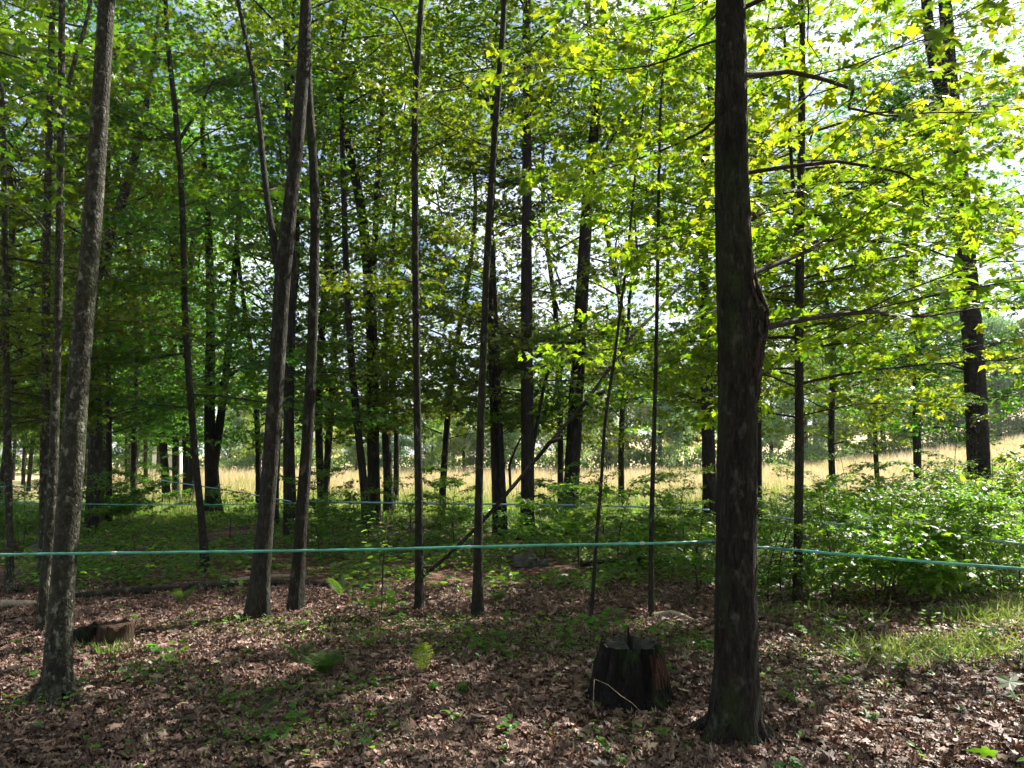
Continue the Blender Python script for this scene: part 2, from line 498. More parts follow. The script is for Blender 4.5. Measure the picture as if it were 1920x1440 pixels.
def leaves_mesh(name, P, D, N, s, v, tpl, mat):
    P, D, N, s, v = (np.asarray(a, float) for a in (P, D, N, s, v))
    V, FF, k = leaves_arrays(P, D, N, s, tpl)
    return mesh_np(name, V, [FF], mat, attr=np.repeat(v, k))


# ------------------------------------------------------------------ branch library
def gen_branch(rng, L, size, rise=0.28, sec_ang=52, dens=1.0, oval=False, flat=0.6):
    """wood tubes and leaf arrays of one branch running along +X"""
    tb = Tubes()
    LP, LD, LN, LS, LV = [], [], [], [], []
    n = 9
    t = np.linspace(0, 1, n)
    y = np.cumsum(rng.normal(0, 0.06 * L, n)) * t + 0.05 * L * np.sin(t * 7 + L); z = rise * L * (t - 0.55 * t * t) + np.cumsum(rng.normal(0, 0.012 * L, n)) * t
    main = np.column_stack([L * t, y, z])
    r0 = 0.0048 * L + 0.002
    tb.add(main, r0 * (1 - 0.85 * t), 5)

    def leaf(p, d):
        if rng.random() > dens: return
        d = d + rng.normal(0, 0.28, 3); d[2] -= rng.uniform(0.05, 0.5)
        N = np.array([0, 0, 1.0]) + rng.normal(0, flat, 3)
        st = p + d / np.linalg.norm(d) * rng.uniform(0.01, 0.05)
        LP.append(st); LD.append(d); LN.append(N); LS.append(size * rng.uniform(0.6, 1.2)); LV.append(rng.random())

    def interp(P, u):
        f = u * (len(P) - 1); i = min(int(f), len(P) - 2); a = f - i
        return P[i] * (1 - a) + P[i + 1] * a, (P[i + 1] - P[i]) / np.linalg.norm(P[i + 1] - P[i])

    u = 0.14 if L > 1.2 else 0.25; side = 1
    while u < 0.98:
        p, d = interp(main, u)
        a = math.radians(sec_ang + rng.normal(0, 9)) * side
        dd = np.array([d[0] * math.cos(a) - d[1] * math.sin(a), d[0] * math.sin(a) + d[1] * math.cos(a), d[2] + rng.normal(0.06, 0.24)])
        ls = L * 0.46 * (1 - u) ** 0.6 * rng.uniform(0.7, 1.15) + 0.12
        m = 7; tt = np.linspace(0, 1, m)
        sec = p[None] + dd[None] * (ls * tt)[:, None] + np.column_stack([rng.normal(0, 0.02 * ls, m), rng.normal(0, 0.05 * ls, m) + 0.10 * ls * side * np.sin(tt * rng.uniform(2, 4)), -0.10 * ls * tt ** 2 + rng.normal(0, 0.015, m)]) * tt[:, None] ** 0.5
        sec[0] = p
        tb.add(sec, (0.0018 + 0.0020 * ls) * (1 - 0.75 * tt), 4, cap=False)
        w = 0.14; sd = 1
        while w < 1.0:
            q, e = interp(sec, w)
            b = math.radians(48 + rng.normal(0, 12)) * sd
            ee = np.array([e[0] * math.cos(b) - e[1] * math.sin(b), e[0] * math.sin(b) + e[1] * math.cos(b), e[2] * 0.5 + rng.normal(0, 0.15)])
            lt = rng.uniform(0.12, 0.30) * (0.6 + 0.4 * ls)
            tw = q[None] + ee[None] * (lt * np.linspace(0, 1, 3))[:, None]
            tb.add(tw, [0.0022, 0.0018, 0.001], 3, cap=False)
            for g in ((0.3, 0.65, 1.0) if not oval else (0.3, 0.55, 0.8, 1.0)):
                c = q + ee * lt * g
                for s_ in (-1, 1):
                    k = math.radians(55) * s_
                    leaf(c, np.array([ee[0] * math.cos(k) - ee[1] * math.sin(k), ee[0] * math.sin(k) + ee[1] * math.cos(k), ee[2]]))
            leaf(q + ee * lt, ee)
            w += rng.uniform(0.13, 0.2) / max(ls, 0.5); sd = -sd
        leaf(sec[-1], dd)
        u += rng.uniform(0.042, 0.075) * (2.2 / max(L, 1.3)) ** 0.5; side = -side
    leaf(main[-1], np.array([1, 0, 0.0]))
    return tb, (np.array(LP), np.array(LD), np.array(LN), np.array(LS), np.array(LV))


LIB = []      # (wood mesh, leaf mesh, raw arrays)
for i in range(9):
    rng = np.random.default_rng(100 + i)
    L = (3.0, 2.6, 2.2, 3.2, 2.0, 2.8, 1.5, 1.8, 3.0)[i]
    tb, A = gen_branch(rng, L, 0.085, dens=0.76, rise=(0.3, 0.15, 0.4, 0.25, 0.1, 0.35, 0.2, 0.3, 0.12)[i])
    LIB.append((tb.mesh('branch', M['twig']), leaves_mesh('foliage', *A, MAPLE, M['leaf']), A, tb, L))


def tf(A, loc, az, pitch, s):
    cz, sz, cp, sp_ = math.cos(az), math.sin(az), math.cos(pitch), math.sin(pitch)
    Ry = np.array([[cp, 0, -sp_], [0, 1, 0], [sp_, 0, cp]])
    Rz = np.array([[cz, -sz, 0], [sz, cz, 0], [0, 0, 1]])
    R = Rz @ Ry
    P, D, N, S_, v = A
    return P * s @ R.T + loc, D @ R.T, N @ R.T, S_, v


# crown variants: whole joined crowns for trees too far to pick branches apart
CROWNS = []
for i in range(4):
    rng = np.random.default_rng(300 + i)
    acc = [[], [], [], [], []]; tb = Tubes()
    nb = 30
    for k in range(nb):
        f = k / nb
        zz = 2.1 + 8.5 * f + rng.normal(0, 0.2)
        s = (1.25 * math.sin(math.pi * (0.18 + 0.74 * f)) + 0.25) * rng.uniform(0.8, 1.15)
        az = k * 2.4 + rng.normal(0, 0.4); pit = 0.1 + 0.6 * f + rng.normal(0, 0.12)
        A = LIB[rng.integers(0, 9)]
        keep = tuple(a[::4] if zz > 6 else a[::2] for a in A[2])
        P, D, N, S_, v = tf(keep, np.array([0, 0, zz]), az, pit, s)
        S_ = S_ * (1.75 if zz > 6 else 1.4)
        for q, a in zip(acc, (P, D, N, S_, v)): q.append(a)
        ln = A[4] * s
        e = np.array([math.cos(az) * math.cos(pit), math.sin(az) * math.cos(pit), math.sin(pit)])
        wa = rng.normal(0, .10, 6)
        pts = [np.array([0, 0, zz]) + e * ln * u + np.array([wa[q_] * u * ln * .5, wa[5 - q_] * u * ln * .5, 0.12 * math.sin(u * 3)]) for q_, u in enumerate((0, 0.12, 0.25, 0.38, 0.5, 0.62))]
        tb.add(pts, [0.016 * s + 0.006, 0.014 * s + 0.005, 0.011 * s + .004, 0.009, 0.006, 0.002], 5, cap=False)
    A = [np.concatenate(q) for q in acc]
    CROWNS.append((leaves_mesh('crown', *A, MAPLE_LO, M['leaf']), tb.mesh('limbs', M['bark_black'])))


# ------------------------------------------------------------------ trunks
def smooth_path(pts, ws, n):
    P = np.array([tuple(p) for p in pts]); w = np.array(ws, float)
    d = np.concatenate([[0], np.cumsum(np.linalg.norm(np.diff(P, axis=0), axis=1))])
    u = np.linspace(0, d[-1], n)
    Q = np.column_stack([np.interp(u, d, P[:, k]) for k in range(3)])
    ww = np.interp(u, d, w)
    k = max(1, n // (2 * len(P)))
    for _ in range(2):
        pad = np.concatenate([np.repeat(Q[:1], k, 0), Q, np.repeat(Q[-1:], k, 0)])
        pad[:k] = 2 * Q[0] - Q[1:k + 1][::-1]; pad[-k:] = 2 * Q[-1] - Q[-k - 1:-1][::-1]
        c = np.cumsum(np.concatenate([np.zeros((1, 3)), pad]), axis=0)
        Q2 = (c[2 * k + 1:] - c[:-2 * k - 1]) / (2 * k + 1)
        Q2[0], Q2[-1] = Q[0], Q[-1]
        Q = Q2
    return Q, ww


def bark_disp(seed, amp=0.05, ridges=11, furrow=0.0, flare=0.0, flare_h=0.25, nroot=5):
    def f(P, th, R):
        out = np.zeros_like(R)
        z0 = P[0][2]
        for i, p in enumerate(P):
            h = p[2] - z0
            fl = flare * math.exp(-h / flare_h)
            for j, a in enumerate(th):
                c, s = math.cos(a), math.sin(a)
                v = mnoise.noise(Vector((c * 1.3 + seed, s * 1.3, p[2] * 1.5))) * amp
                if furrow:
                    w = mnoise.noise(Vector((c * ridges + seed, s * ridges, p[2] * 5.0)))
                    v += furrow * (abs(w) * 2 - 0.5)
                    v += furrow * 0.5 * mnoise.noise(Vector((c * ridges * 2.3, s * ridges * 2.3 + seed, p[2] * 14)))
                if fl > 0.01:
                    v += fl * (0.55 + 0.6 * math.cos(nroot * a + seed) + 0.5 * mnoise.noise(Vector((c * 2 + seed, s * 2, h))))
                out[i, j] = R[i, j] * v
        return out
    return f


def limb_object(name, pts_px, Y0, Y1, parent, mat, sides=10, n=40, on=None, **kw):
    """tapered limb through picture points (px, py, width) between depths Y0 and Y1, as a child"""
    m = len(pts_px)
    P, w = [], []
    for i, (px, py, wd) in enumerate(pts_px):
        Y = Y0 + (Y1 - Y0) * i / max(1, m - 1)
        p = at(px, py, Y)
        if i == 0 and on is not None:
            j = int(np.argmin(np.abs(on[0][:, 2] - p.z))); q = Vector(on[0][max(0, j - 1)]); P.append(q); w.append(min(on[1][j] * 0.85, 1.6 * wd / 2 / F * Y)); continue
        P.append(p); w.append(wd / 2 / F * Y)
    Q, ww = smooth_path(P, w, n)
    tb = Tubes(); tb.add(Q - np.array(parent.location), ww, sides, bark_disp(random.random() * 50, 0.06, **kw))
    link(name, tb.mesh(name, mat), parent)
    return Q, ww


SWATCH = {'warm': (0.85, 0.78, 0.62), 'olive': (0.70, 0.62, 0.5), 'cool': (0.45, 0.70, 0.95), 'mid': (0.60, 0.72, 0.68), 'sun': (1.25, 1.12, 0.8)}  # leaf tints carry the light: sun brightened, the others darkened for canopy shade


def add_branch(root, pos, az, pitch, s, tint, variant=None, roll=0.0):
    i = random.randrange(len(LIB)) if variant is None else variant
    loc = Vector(pos) - root.location
    b = link('branch', LIB[i][0], root, loc, (roll, -pitch, az), s)
    lf = link('foliage', LIB[i][1], b)
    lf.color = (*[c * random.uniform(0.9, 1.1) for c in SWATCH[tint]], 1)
    lf['kind'] = 'stuff'
    return b


def tree(label, pts, mat='bark_brown', H=12.0, dY=0.0, branches=14, zb=(2.5, 9.0), bl=(0.6, 1.2), tint='mid', sides=12, crown=None,
         avoid_cam=True, flare=0.5, furrow=0.0, n=70, az_bias=None, group=None, base=None, name='maple_tree', forks=(), amp=0.05, trunk_part=True, azr=math.pi):
    """pts: picture points (px, py, width px) from the base up; the base stands on the ground"""
    b = gpt(pts[0][0], pts[0][1]) if base is None else base
    root = thing(name, label, 'tree', tuple(b), group)
    Yb = b.y
    P = [b - Vector((0, 0, 0.06))]; w = [pts[0][2] / 2 / F * Yb]
    ztop = None
    span = max(1.0, pts[0][1] - pts[-1][1])
    for (px, py, wd) in pts[1:]:
        Y = Yb + dY * (pts[0][1] - py) / span
        P.append(at(px, py, Y)); w.append(wd / 2 / F * Y)
    if H > P[-1].z:
        d = (P[-1] - P[-2]); d = d / max(0.2, abs(d.z)); d.x *= 0.5; d.y *= 0.5
        zt = P[-1].z; k = 3
        for q in range(1, k + 1):
            h = (H - zt) * q / k
            P.append(P[-1] + d * ((H - zt) / k) + Vector((random.uniform(-.15, .15), random.uniform(-.15, .15), 0)))
            w.append(w[-1] * (0.72 if q < k else 0.3))
    Q, ww = smooth_path(P, w, n)
    tb = Tubes()
    tb.add(Q - np.array(b), ww, sides, bark_disp(random.random() * 90, amp, flare=flare, furrow=furrow))
    link('trunk', tb.mesh('trunk', M[mat]), root)
    paths = [(Q, ww)]
    for fk in forks:
        paths.append(limb_object('fork', fk[0], Yb + fk[1], Yb + fk[2], root, M[mat], 8, 30, on=(Q, ww)))
    if Yb > 9 and crown is not None:
        branches = int(branches * 1.6); zb = (min(zb[0], 1.9), zb[1])
    for k in range(branches):
        Qp, wp = paths[0] if (len(paths) == 1 or random.random() < 0.6) else random.choice(paths[1:])
        z = zb[0] + (zb[1] - zb[0]) * (k + random.random()) / branches
        i = int(np.argmin(np.abs(Qp[:, 2] - z)))
        for _ in range(20):
            az = random.uniform(-math.pi, math.pi) if az_bias is None else az_bias + random.uniform(-azr, azr)
            if not avoid_cam or math.sin(az) > -0.15: break
        f = (z - zb[0]) / max(0.1, zb[1] - zb[0])
        add_branch(root, Qp[i], az, 0.05 + 0.35 * f + random.uniform(-0.12, 0.15), random.uniform(*bl) * (1 - 0.25 * f), tint)
    if crown is not None and Yb > 8.6:
        for k in range(9):
            z = random.uniform(1.9, 4.2); az = random.uniform(-0.3, math.pi + 0.3) if random.random() < .75 else random.uniform(-math.pi, math.pi)
            add_branch(root, Q[int(np.argmin(np.abs(Q[:, 2] - z)))], az, random.uniform(-0.35, 0.30), random.uniform(0.45, 0.95), tint)
    if crown is not None and Yb > 10.5:
        # upper crown, one joined mass of leaves above the picked-out branches
        s = crown if crown > 0.1 else 1.0
        i = int(np.argmin(np.abs(Q[:, 2] - max(zb[1] - 1.0, 5.0))))
        ci = random.randrange(4)
        az = random.uniform(0, 6.28)
        loc = Vector(Q[i]) - b - Vector((0, 0, 1.7 * 0.6 * s))
        c = link('crown', CROWNS[ci][0], root, loc, (0, 0, az), (s, s, 0.6 * s))
        c.color = (*SWATCH[tint], 1); c['kind'] = 'stuff'
        link('limbs', CROWNS[ci][1], root, loc, (0, 0, az), (s, s, 0.6 * s))
    return root, Q, ww




# ------------------------------------------------------------------ the trees one by one (picture points from the base up)
# big maple with the burl, right of centre
def big_maple():
    b = gpt(1380, 1388)
    root = thing('maple_tree', 'thick dark maple with a torn swollen burl, nearest tree, standing right of the black stump', 'tree', tuple(b))
    col = [(1378, 1388, 92), (1379, 1340, 84), (1379, 1250, 76), (1380, 1100, 73), (1381, 900, 72), (1382, 760, 71), (1384, 660, 72), (1382, 560, 70), (1376, 470, 68),
           (1371, 400, 65), (1371, 250, 61), (1371, 120, 58), (1371, 0, 56)]
    P = [b - Vector((0, 0, 0.1))]; w = [0.135]
    for px, py, wd in col[1:]:
        P.append(at(px, py, b.y)); w.append(wd / 2 / F * b.y)
    for q in (1, 2, 3, 4):
        P.append(P[-1] + Vector((random.uniform(-.12, .12), random.uniform(-.1, .2), 2.2))); w.append(w[-1] * (0.85 if q < 4 else .3))
    Q, ww = smooth_path(P, w, 420)
    burl_z = at(1400, 590, b.y).z
    base_d = bark_disp(3.3, 0.03, ridges=9, furrow=0.055, flare=1.0, flare_h=0.16, nroot=5)
    # tube frame: find which ring angle points to +X
    def disp(Pp, th, R):
        out = base_d(Pp, th, R)
        for i, p in enumerate(Pp):
            h = p[2] - burl_z
            if -0.55 < h < 0.42:
                e = math.exp(-(h / 0.13) ** 2) if h > 0 else math.exp(-(h / 0.24) ** 2)
                for j, a in enumerate(th):
                    A = np.array([math.cos(a), 0, 0])
                    side = max(0.0, SIDE[j])
                    out[i, j] += R[i, j] * (0.54 * e * side ** 1.6 + 0.30 * e * side * mnoise.noise(Vector((p[2] * 9, a * 3, 1))) ) + 0.012 * e * mnoise.noise(Vector((a * 8, p[2] * 40, 4)))
        return out
    sides = 64
    th = np.arange(sides) * 2 * math.pi / sides
    T = np.array([0, 0, 1.0]); A = np.cross(T, [0, 1, 0]); A /= np.linalg.norm(A); B = np.cross(T, A)
    global SIDE
    SIDE = [math.cos(a) * A[0] + math.sin(a) * B[0] for a in th]
    tb = Tubes(); tb.add(Q - np.array(b), ww, sides, disp)
    link('trunk', tb.mesh('trunk', M['bark_dark']), root)
    # torn bark around the wound: strips of bark standing proud on the right side
    for s in range(22):
        r = random.Random(s)
        z0 = burl_z + r.uniform(-0.60, 0.05); ln = r.uniform(0.12, 0.40)
        ang = r.uniform(-0.95, 0.25)
        pts = []; rad = []
        for k in range(9):
            z = z0 + ln * k / 8
            i = int(np.argmin(np.abs(Q[:, 2] - z))); h = Q[i][2] - burl_z
            e = math.exp(-(h / 0.13) ** 2) if h > 0 else math.exp(-(h / 0.24) ** 2)
            rr = ww[i] * (1.02 + 0.54 * e * max(0, math.cos(ang)) ** 1.6) + 0.004
            a2 = ang + 0.10 * math.sin(k + s)
            pts.append((Q[i][0] - b.x + rr * math.cos(a2), Q[i][1] - b.y + rr * math.sin(a2), Q[i][2] - b.z))
            rad.append(0.011 * math.sin(math.pi * (k + 0.7) / 9.4) + 0.003)
        t2 = Tubes(); t2.add(pts, rad, 6, lambda P_, t_, R_: R_ * 0.35 * np.sin(t_ * 3 + P_[:, 2:3] * 60))
        link('bark_strip', t2.mesh('bark_strip', M['wound']), root)
    # surface roots
    for az, ln, r0 in ((3.4, 0.30, 0.055), (4.0, 0.20, 0.05), (-0.75, 0.18, 0.055), (-1.25, 0.16, 0.05), (-0.1, 0.30, 0.045), (2.4, 0.4, 0.05), (0.8, 0.4, 0.05)):
        pts = []
        for k in range(8):
            f = k / 7; d_ = 0.10 + ln * f
            x, y = b.x + d_ * math.cos(az + 0.25 * math.sin(3 * f)), b.y + d_ * math.sin(az + 0.25 * math.sin(3 * f))
            pts.append((x - b.x, y - b.y, gz(x, y) - b.z + 0.11 * (1 - f) ** 3 - 0.045 * f))
        t2 = Tubes(); t2.add(pts, [r0 * (1 - 0.8 * k / 7) for k in range(8)], 10, bark_disp(az, 0.15, furrow=0.06))
        link('root', t2.mesh('root', M['bark_dark']), root)
    return root, Q, ww


BIG, BQ, BW = big_maple()


def on_trunk(Q, z):
    return Q[int(np.argmin(np.abs(Q[:, 2] - z)))]


# its leafy branches on the right and behind; heights above ground, azimuth (0 = right, 90 deg = away)
SUNGAP = 0.5
for z, azd, pit, s, var in ((2.62, 48, 0.10, 1.05, 0), (2.30, 38, 0.02, 1.25, 3), (3.3, 25, 0.02, 1.0, 1), (3.0, 62, 0.0, 1.1, 5), (3.9, 40, 0.05, 1.1, 3), (4.3, 12, 0.1, 1.1, 0),
                            (4.6, 70, 0.1, 1.2, 5), (3.7, 110, 0.05, 0.9, 1), (4.1, 140, 0.05, 0.8, 4), (5.2, 160, 0.1, 1.1, 5), (5.0, 30, 0.15, 1.2, 3), (5.6, 75, 0.2, 1.2, 0), (6.0, 220, 0.2, 1.1, 1),
                            (6.5, 10, 0.25, 1.2, 3), (6.9, 130, 0.3, 1.1, 5), (7.4, 300, 0.3, 1.0, 4), (7.8, 60, 0.35, 1.1, 0), (8.3, 190, 0.4, 1.0, 2)):
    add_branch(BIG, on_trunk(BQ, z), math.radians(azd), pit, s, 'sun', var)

left_tree, LQ, LW = tree('stout mottled grey maple with flared mossy foot in the left foreground',
    [(105, 1312, 52), (107, 1250, 43), (116, 1100, 40), (130, 960, 41), (144, 740, 38), (155, 620, 36), (168, 480, 34), (182, 300, 32), (191, 150, 30), (199, 0, 29)],
    'bark_grey', 12, branches=9, zb=(4.6, 9), bl=(0.8, 1.2), tint='mid', sides=48, flare=0.55, furrow=0.035, n=300, crown=None)
for az, ln in ((3.7, 0.16), (5.2, 0.24), (5.9, 0.2), (4.4, 0.16)):
    b = left_tree.location; pts = []
    for k in range(7):
        f = k / 6; d_ = 0.08 + ln * f
        x, y = b.x + d_ * math.cos(az), b.y + d_ * math.sin(az)
        pts.append((x - b.x, y - b.y, gz(x, y) - b.z + 0.09 * (1 - f) ** 2 - 0.02 * f))
    t2 = Tubes(); t2.add(pts, [0.045 * (1 - 0.75 * k / 6) for k in range(7)], 10, bark_disp(az, 0.15, furrow=0.05))
    link('root', t2.mesh('root', M['bark_grey']), left_tree)

tree('smooth leaning grey maple forking at mid height, its upper stem sunlit, left of centre',
    [(482, 1158, 38), (490, 1060, 33), (500, 960, 30), (512, 800, 29), (523, 640, 29), (531, 480, 31), (548, 360, 26), (560, 240, 25), (570, 120, 24), (574, 0, 21)],
    'bark_brown', 12, branches=7, zb=(3.9, 9), bl=(0.6, 1.0), tint='mid', sides=28, flare=0.45, furrow=0.03, n=220, crown=0.9,
    forks=(([(520, 520, 16), (508, 430, 13), (494, 320, 11), (486, 210, 10), (470, 110, 9), (445, 0, 8), (425, -120, 6)], 0.0, 0.8),))
tree('slim brown maple close behind the forked leaning trunk',
    [(553, 1146, 28), (560, 1040, 23), (568, 940, 22), (578, 800, 21), (586, 640, 19), (590, 480, 18), (592, 340, 17), (582, 240, 16), (576, 120, 15), (572, -40, 13)],
    'bark_brown', 12, branches=7, zb=(3.2, 8), bl=(0.5, 0.9), tint='olive', sides=20, flare=0.4, furrow=0.02, n=150, crown=0.8)
tree('dark trunk with pale blotches seen between the forked maple and the slim brown one',
    [(546, 1005, 26), (542, 900, 23), (541, 760, 19), (546, 600, 17), (550, 480, 15), (543, 320, 13), (538, 150, 12), (536, 0, 10)],
    'bark_black', 13, branches=14, zb=(3.0, 9), tint='mid', crown=1.0)
tree('curved narrow trunk bending left as it rises behind the fallen log',
    [(386, 1072, 17), (382, 1000, 14), (374, 940, 13), (366, 860, 12), (355, 720, 12), (346, 600, 12), (344, 450, 11), (338, 300, 11), (326, 180, 10), (314, 80, 9), (308, 0, 8)],
    'bark_brown', 13, branches=12, zb=(3.3, 9), tint='cool', crown=0.9, forks=(([(342, 240, 5), (372, 205, 4), (400, 150, 4)], 0, 0.4),))
tree('slanting trunk at the left end of the clump by the white shed',
    [(313, 942, 15), (307, 850, 14), (300, 740, 14), (286, 640, 12), (268, 540, 10), (250, 400, 8)], 'bark_black', 13, branches=12, zb=(3.0, 9), tint='cool', crown=1.0)
tree('straight thin trunk in the clump, pale bark torn at its foot',
    [(330, 942, 13), (329, 800, 12), (326, 640, 11), (323, 480, 11), (320, 330, 10)], 'bark_brown', 13, branches=12, zb=(3.0, 9), tint='mid', crown=1.0)
tree('dark blotched trunk in the clump, right beside the torn-footed one',
    [(352, 944, 17), (350, 840, 15), (346, 700, 14), (338, 560, 13), (331, 440, 12), (328, 300, 10)], 'bark_black', 13, branches=12, zb=(3.0, 9), tint='cool', crown=1.0)
tree('double trunk splitting low into a V with pale root flare, left of the field gap',
    [(402, 968, 29), (398, 900, 26), (392, 800, 20), (394, 680, 18), (395, 560, 16), (392, 440, 14), (384, 340, 11), (378, 200, 9)], 'bark_black', 13, branches=10, zb=(3.2, 9), tint='mid', crown=1.0, flare=0.7,
    forks=(([(404, 880, 20), (414, 790, 16), (424, 700, 14), (433, 600, 13), (441, 480, 11), (452, 380, 9), (464, 280, 7)], 0, 0.8), ([(430, 640, 5), (470, 610, 5), (510, 600, 4)], 0, -0.5), ([(424, 720, 5), (450, 690, 5), (490, 665, 4)], 0, -0.8)))
tree('thin trunk with a whitish mid section on the far left edge', [(20, 1112, 15), (18, 1000, 13), (14, 850, 13), (12, 700, 12), (9, 500, 11), (8, 380, 10), (6, 200, 9)],
    'bark_grey', 11, branches=10, zb=(2.6, 8), tint='olive', crown=0.8)
tree('straight narrow trunk, second from the left edge', [(80, 1095, 16), (82, 950, 15), (84, 800, 15), (86, 600, 14), (88, 400, 13), (93, 200, 12), (98, 0, 11)],
    'bark_grey', 12, branches=12, zb=(3.2, 9), tint='olive', crown=0.9)
tree('narrow maple just left of the stout grey one, foot sunlit and upper stem forked', [(76, 1185, 20), (86, 1080, 17), (96, 960, 18), (100, 880, 18), (104, 760, 15), (108, 620, 14), (111, 480, 14), (113, 330, 13), (115, 180, 13), (116, 0, 11)],
    'bark_grey', 11, branches=12, zb=(3.4, 8), tint='mid', crown=0.8, forks=(([(116, 210, 9), (128, 150, 8), (148, 90, 8), (166, 30, 7), (178, -50, 6)], 0, 0.5),))
tree('faint slim trunk between the grey foreground maple and the white shed', [(205, 985, 11), (204, 800, 10), (202, 600, 9), (198, 420, 8)], 'bark_black', 12, branches=14, zb=(1.6, 9), tint='cool', crown=1.0)
tree('thin leaning trunk behind dark foliage, right of the grey foreground maple', [(250, 965, 10), (252, 800, 10), (258, 640, 9), (246, 480, 8), (228, 380, 7)], 'bark_black', 12, branches=14, zb=(1.8, 9), tint='cool', crown=1.0)
tree('dark slim trunk with a kinked top left of the double trunk in the middle', [(690, 1002, 20), (684, 920, 16), (674, 830, 14), (664, 740, 14), (656, 640, 13), (649, 520, 12), (645, 380, 11), (640, 200, 9)],
    'bark_black', 12, branches=12, zb=(3.0, 9), tint='olive', crown=0.9)
tree('thick black trunk with a leaning upper stem in the middle left group', [(702, 985, 25), (700, 860, 23), (699, 720, 22), (697, 600, 22), (688, 480, 21), (676, 380, 18), (655, 280, 15), (636, 180, 13), (622, 80, 11)],
    'bark_black', 13, branches=12, zb=(3.2, 9), tint='olive', crown=1.0, forks=(([(698, 560, 13), (703, 450, 11), (708, 330, 10), (716, 220, 9), (722, 120, 7)], 0, 0.5),))
tree('brown trunk right beside the thick black one in the middle left group', [(730, 968, 20), (727, 880, 17), (722, 780, 15), (720, 660, 12), (728, 560, 9), (738, 440, 7)],
    'bark_brown', 12, branches=12, zb=(2.8, 9), tint='mid', crown=0.9)
tree('straight maple trunk with a bare kink at its top, by the leaning dead branch foot', [(786, 1146, 18), (786, 1050, 15), (785, 900, 15), (782, 760, 14), (780, 600, 13), (778, 400, 13), (777, 200, 13), (784, 90, 12), (792, 0, 11)],
    'bark_brown', 11, branches=9, zb=(3.2, 8), bl=(0.5, 0.9), tint='olive', sides=18, flare=0.3, crown=0.8, forks=(([(776, 110, 5), (760, 60, 4), (735, 20, 4)], 0, 0.4),))
tree('slim smooth maple crossed by the leaning dead branch, reddish foot', [(896, 1158, 23), (896, 1080, 17), (897, 950, 15), (901, 800, 14), (907, 640, 13), (913, 480, 13), (924, 300, 12), (935, 150, 12), (948, 0, 11)],
    'bark_brown', 11, branches=10, zb=(3.2, 8), bl=(0.5, 1.0), tint='olive', sides=18, flare=0.35, crown=0.8)
tree('dark trunk with a pale side, first of the pair behind the slim smooth maple', [(936, 1008, 20), (930, 900, 18), (926, 780, 14), (921, 640, 12), (917, 480, 10), (928, 300, 9)], 'bark_black', 12, branches=14, zb=(2.7, 9), tint='olive', crown=0.9)
tree('thinner dark trunk, second of the pair behind the slim smooth maple', [(948, 1010, 10), (943, 900, 10), (937, 780, 9), (931, 640, 8), (926, 500, 8)], 'bark_black', 10, branches=10, zb=(3.0, 8), tint='mid', crown=0.7)
tree('stout rough dark trunk with a knot, standing in front of the field at centre', [(988, 1012, 32), (989, 960, 25), (990, 850, 25), (988, 720, 23), (987, 560, 22), (988, 400, 19), (988, 200, 17), (986, 0, 16)],
    'bark_black', 13, branches=18, zb=(2.4, 9.5), bl=(0.7, 1.2), tint='olive', sides=18, furrow=0.04, crown=1.0, forks=(([(994, 870, 7), (1008, 790, 6), (1020, 720, 6), (1040, 660, 4)], 0, 0.3),))
tree('stout dark trunk forking high, behind the leaning dead branch', [(1066, 1000, 32), (1071, 920, 29), (1077, 800, 28), (1084, 680, 26), (1091, 560, 25), (1098, 430, 23), (1108, 300, 20), (1119, 200, 18), (1126, 90, 15), (1133, 0, 13)],
    'bark_black', 13, branches=16, zb=(2.8, 9.5), bl=(0.6, 1.2), tint='mid', sides=18, furrow=0.04, crown=1.0, forks=(([(1118, 220, 12), (1112, 120, 11), (1104, 40, 10), (1098, -60, 8)], 0, 0.3), ([(1104, 330, 5), (1130, 290, 5), (1160, 240, 4), (1180, 200, 3)], 0, 0.4)))
tree('crooked spindly sapling left of the black stump, hardly thicker than a stick', [(1105, 1184, 8), (1113, 1100, 7), (1119, 1000, 7), (1128, 900, 6), (1134, 780, 6), (1150, 690, 6), (1162, 590, 5), (1177, 480, 5), (1190, 330, 4)],
    'bark_brown', 6.5, branches=7, zb=(3.4, 6), bl=(0.35, 0.6), tint='warm', sides=10, flare=0.2, name='maple_sapling')
tree('thin sapling with a pale sunlit foot behind the black stump', [(1221, 1156, 11), (1220, 1080, 9), (1222, 960, 9), (1226, 820, 8), (1230, 680, 7), (1233, 520, 7), (1235, 350, 6), (1238, 200, 5)],
    'bark_brown', 7, branches=8, zb=(3.2, 6.5), bl=(0.4, 0.7), tint='warm', sides=10, flare=0.2, name='maple_sapling')
tree('dark trunk with leafy stubs just left of the big burled maple', [(1332, 1002, 30), (1330, 900, 26), (1326, 750, 23), (1321, 600, 20), (1318, 440, 18), (1322, 280, 16), (1336, 200, 15), (1330, 100, 15), (1323, 0, 14)],
    'bark_black', 13, branches=16, zb=(2.2, 9.5), bl=(0.5, 1.1), tint='warm', crown=0.5, furrow=0.03)
tree('narrow dark trunk just right of the big burled maple, mostly behind it', [(1421, 985, 15), (1421, 800, 14), (1422, 600, 14), (1423, 400, 13), (1424, 180, 12)], 'bark_black', 12, branches=12, zb=(2.6, 9), bl=(0.6, 1.1), tint='warm', crown=0.5)
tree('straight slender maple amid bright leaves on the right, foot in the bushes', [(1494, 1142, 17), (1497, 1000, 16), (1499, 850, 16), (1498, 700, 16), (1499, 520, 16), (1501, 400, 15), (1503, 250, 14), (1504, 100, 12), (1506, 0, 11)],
    'bark_brown', 9, branches=26, zb=(2.2, 7.4), bl=(0.75, 1.2), tint='sun', sides=16, flare=0.3, forks=(([(1499, 470, 9), (1489, 380, 8), (1482, 280, 7), (1478, 160, 7), (1470, 60, 6)], 0, 0.4),))
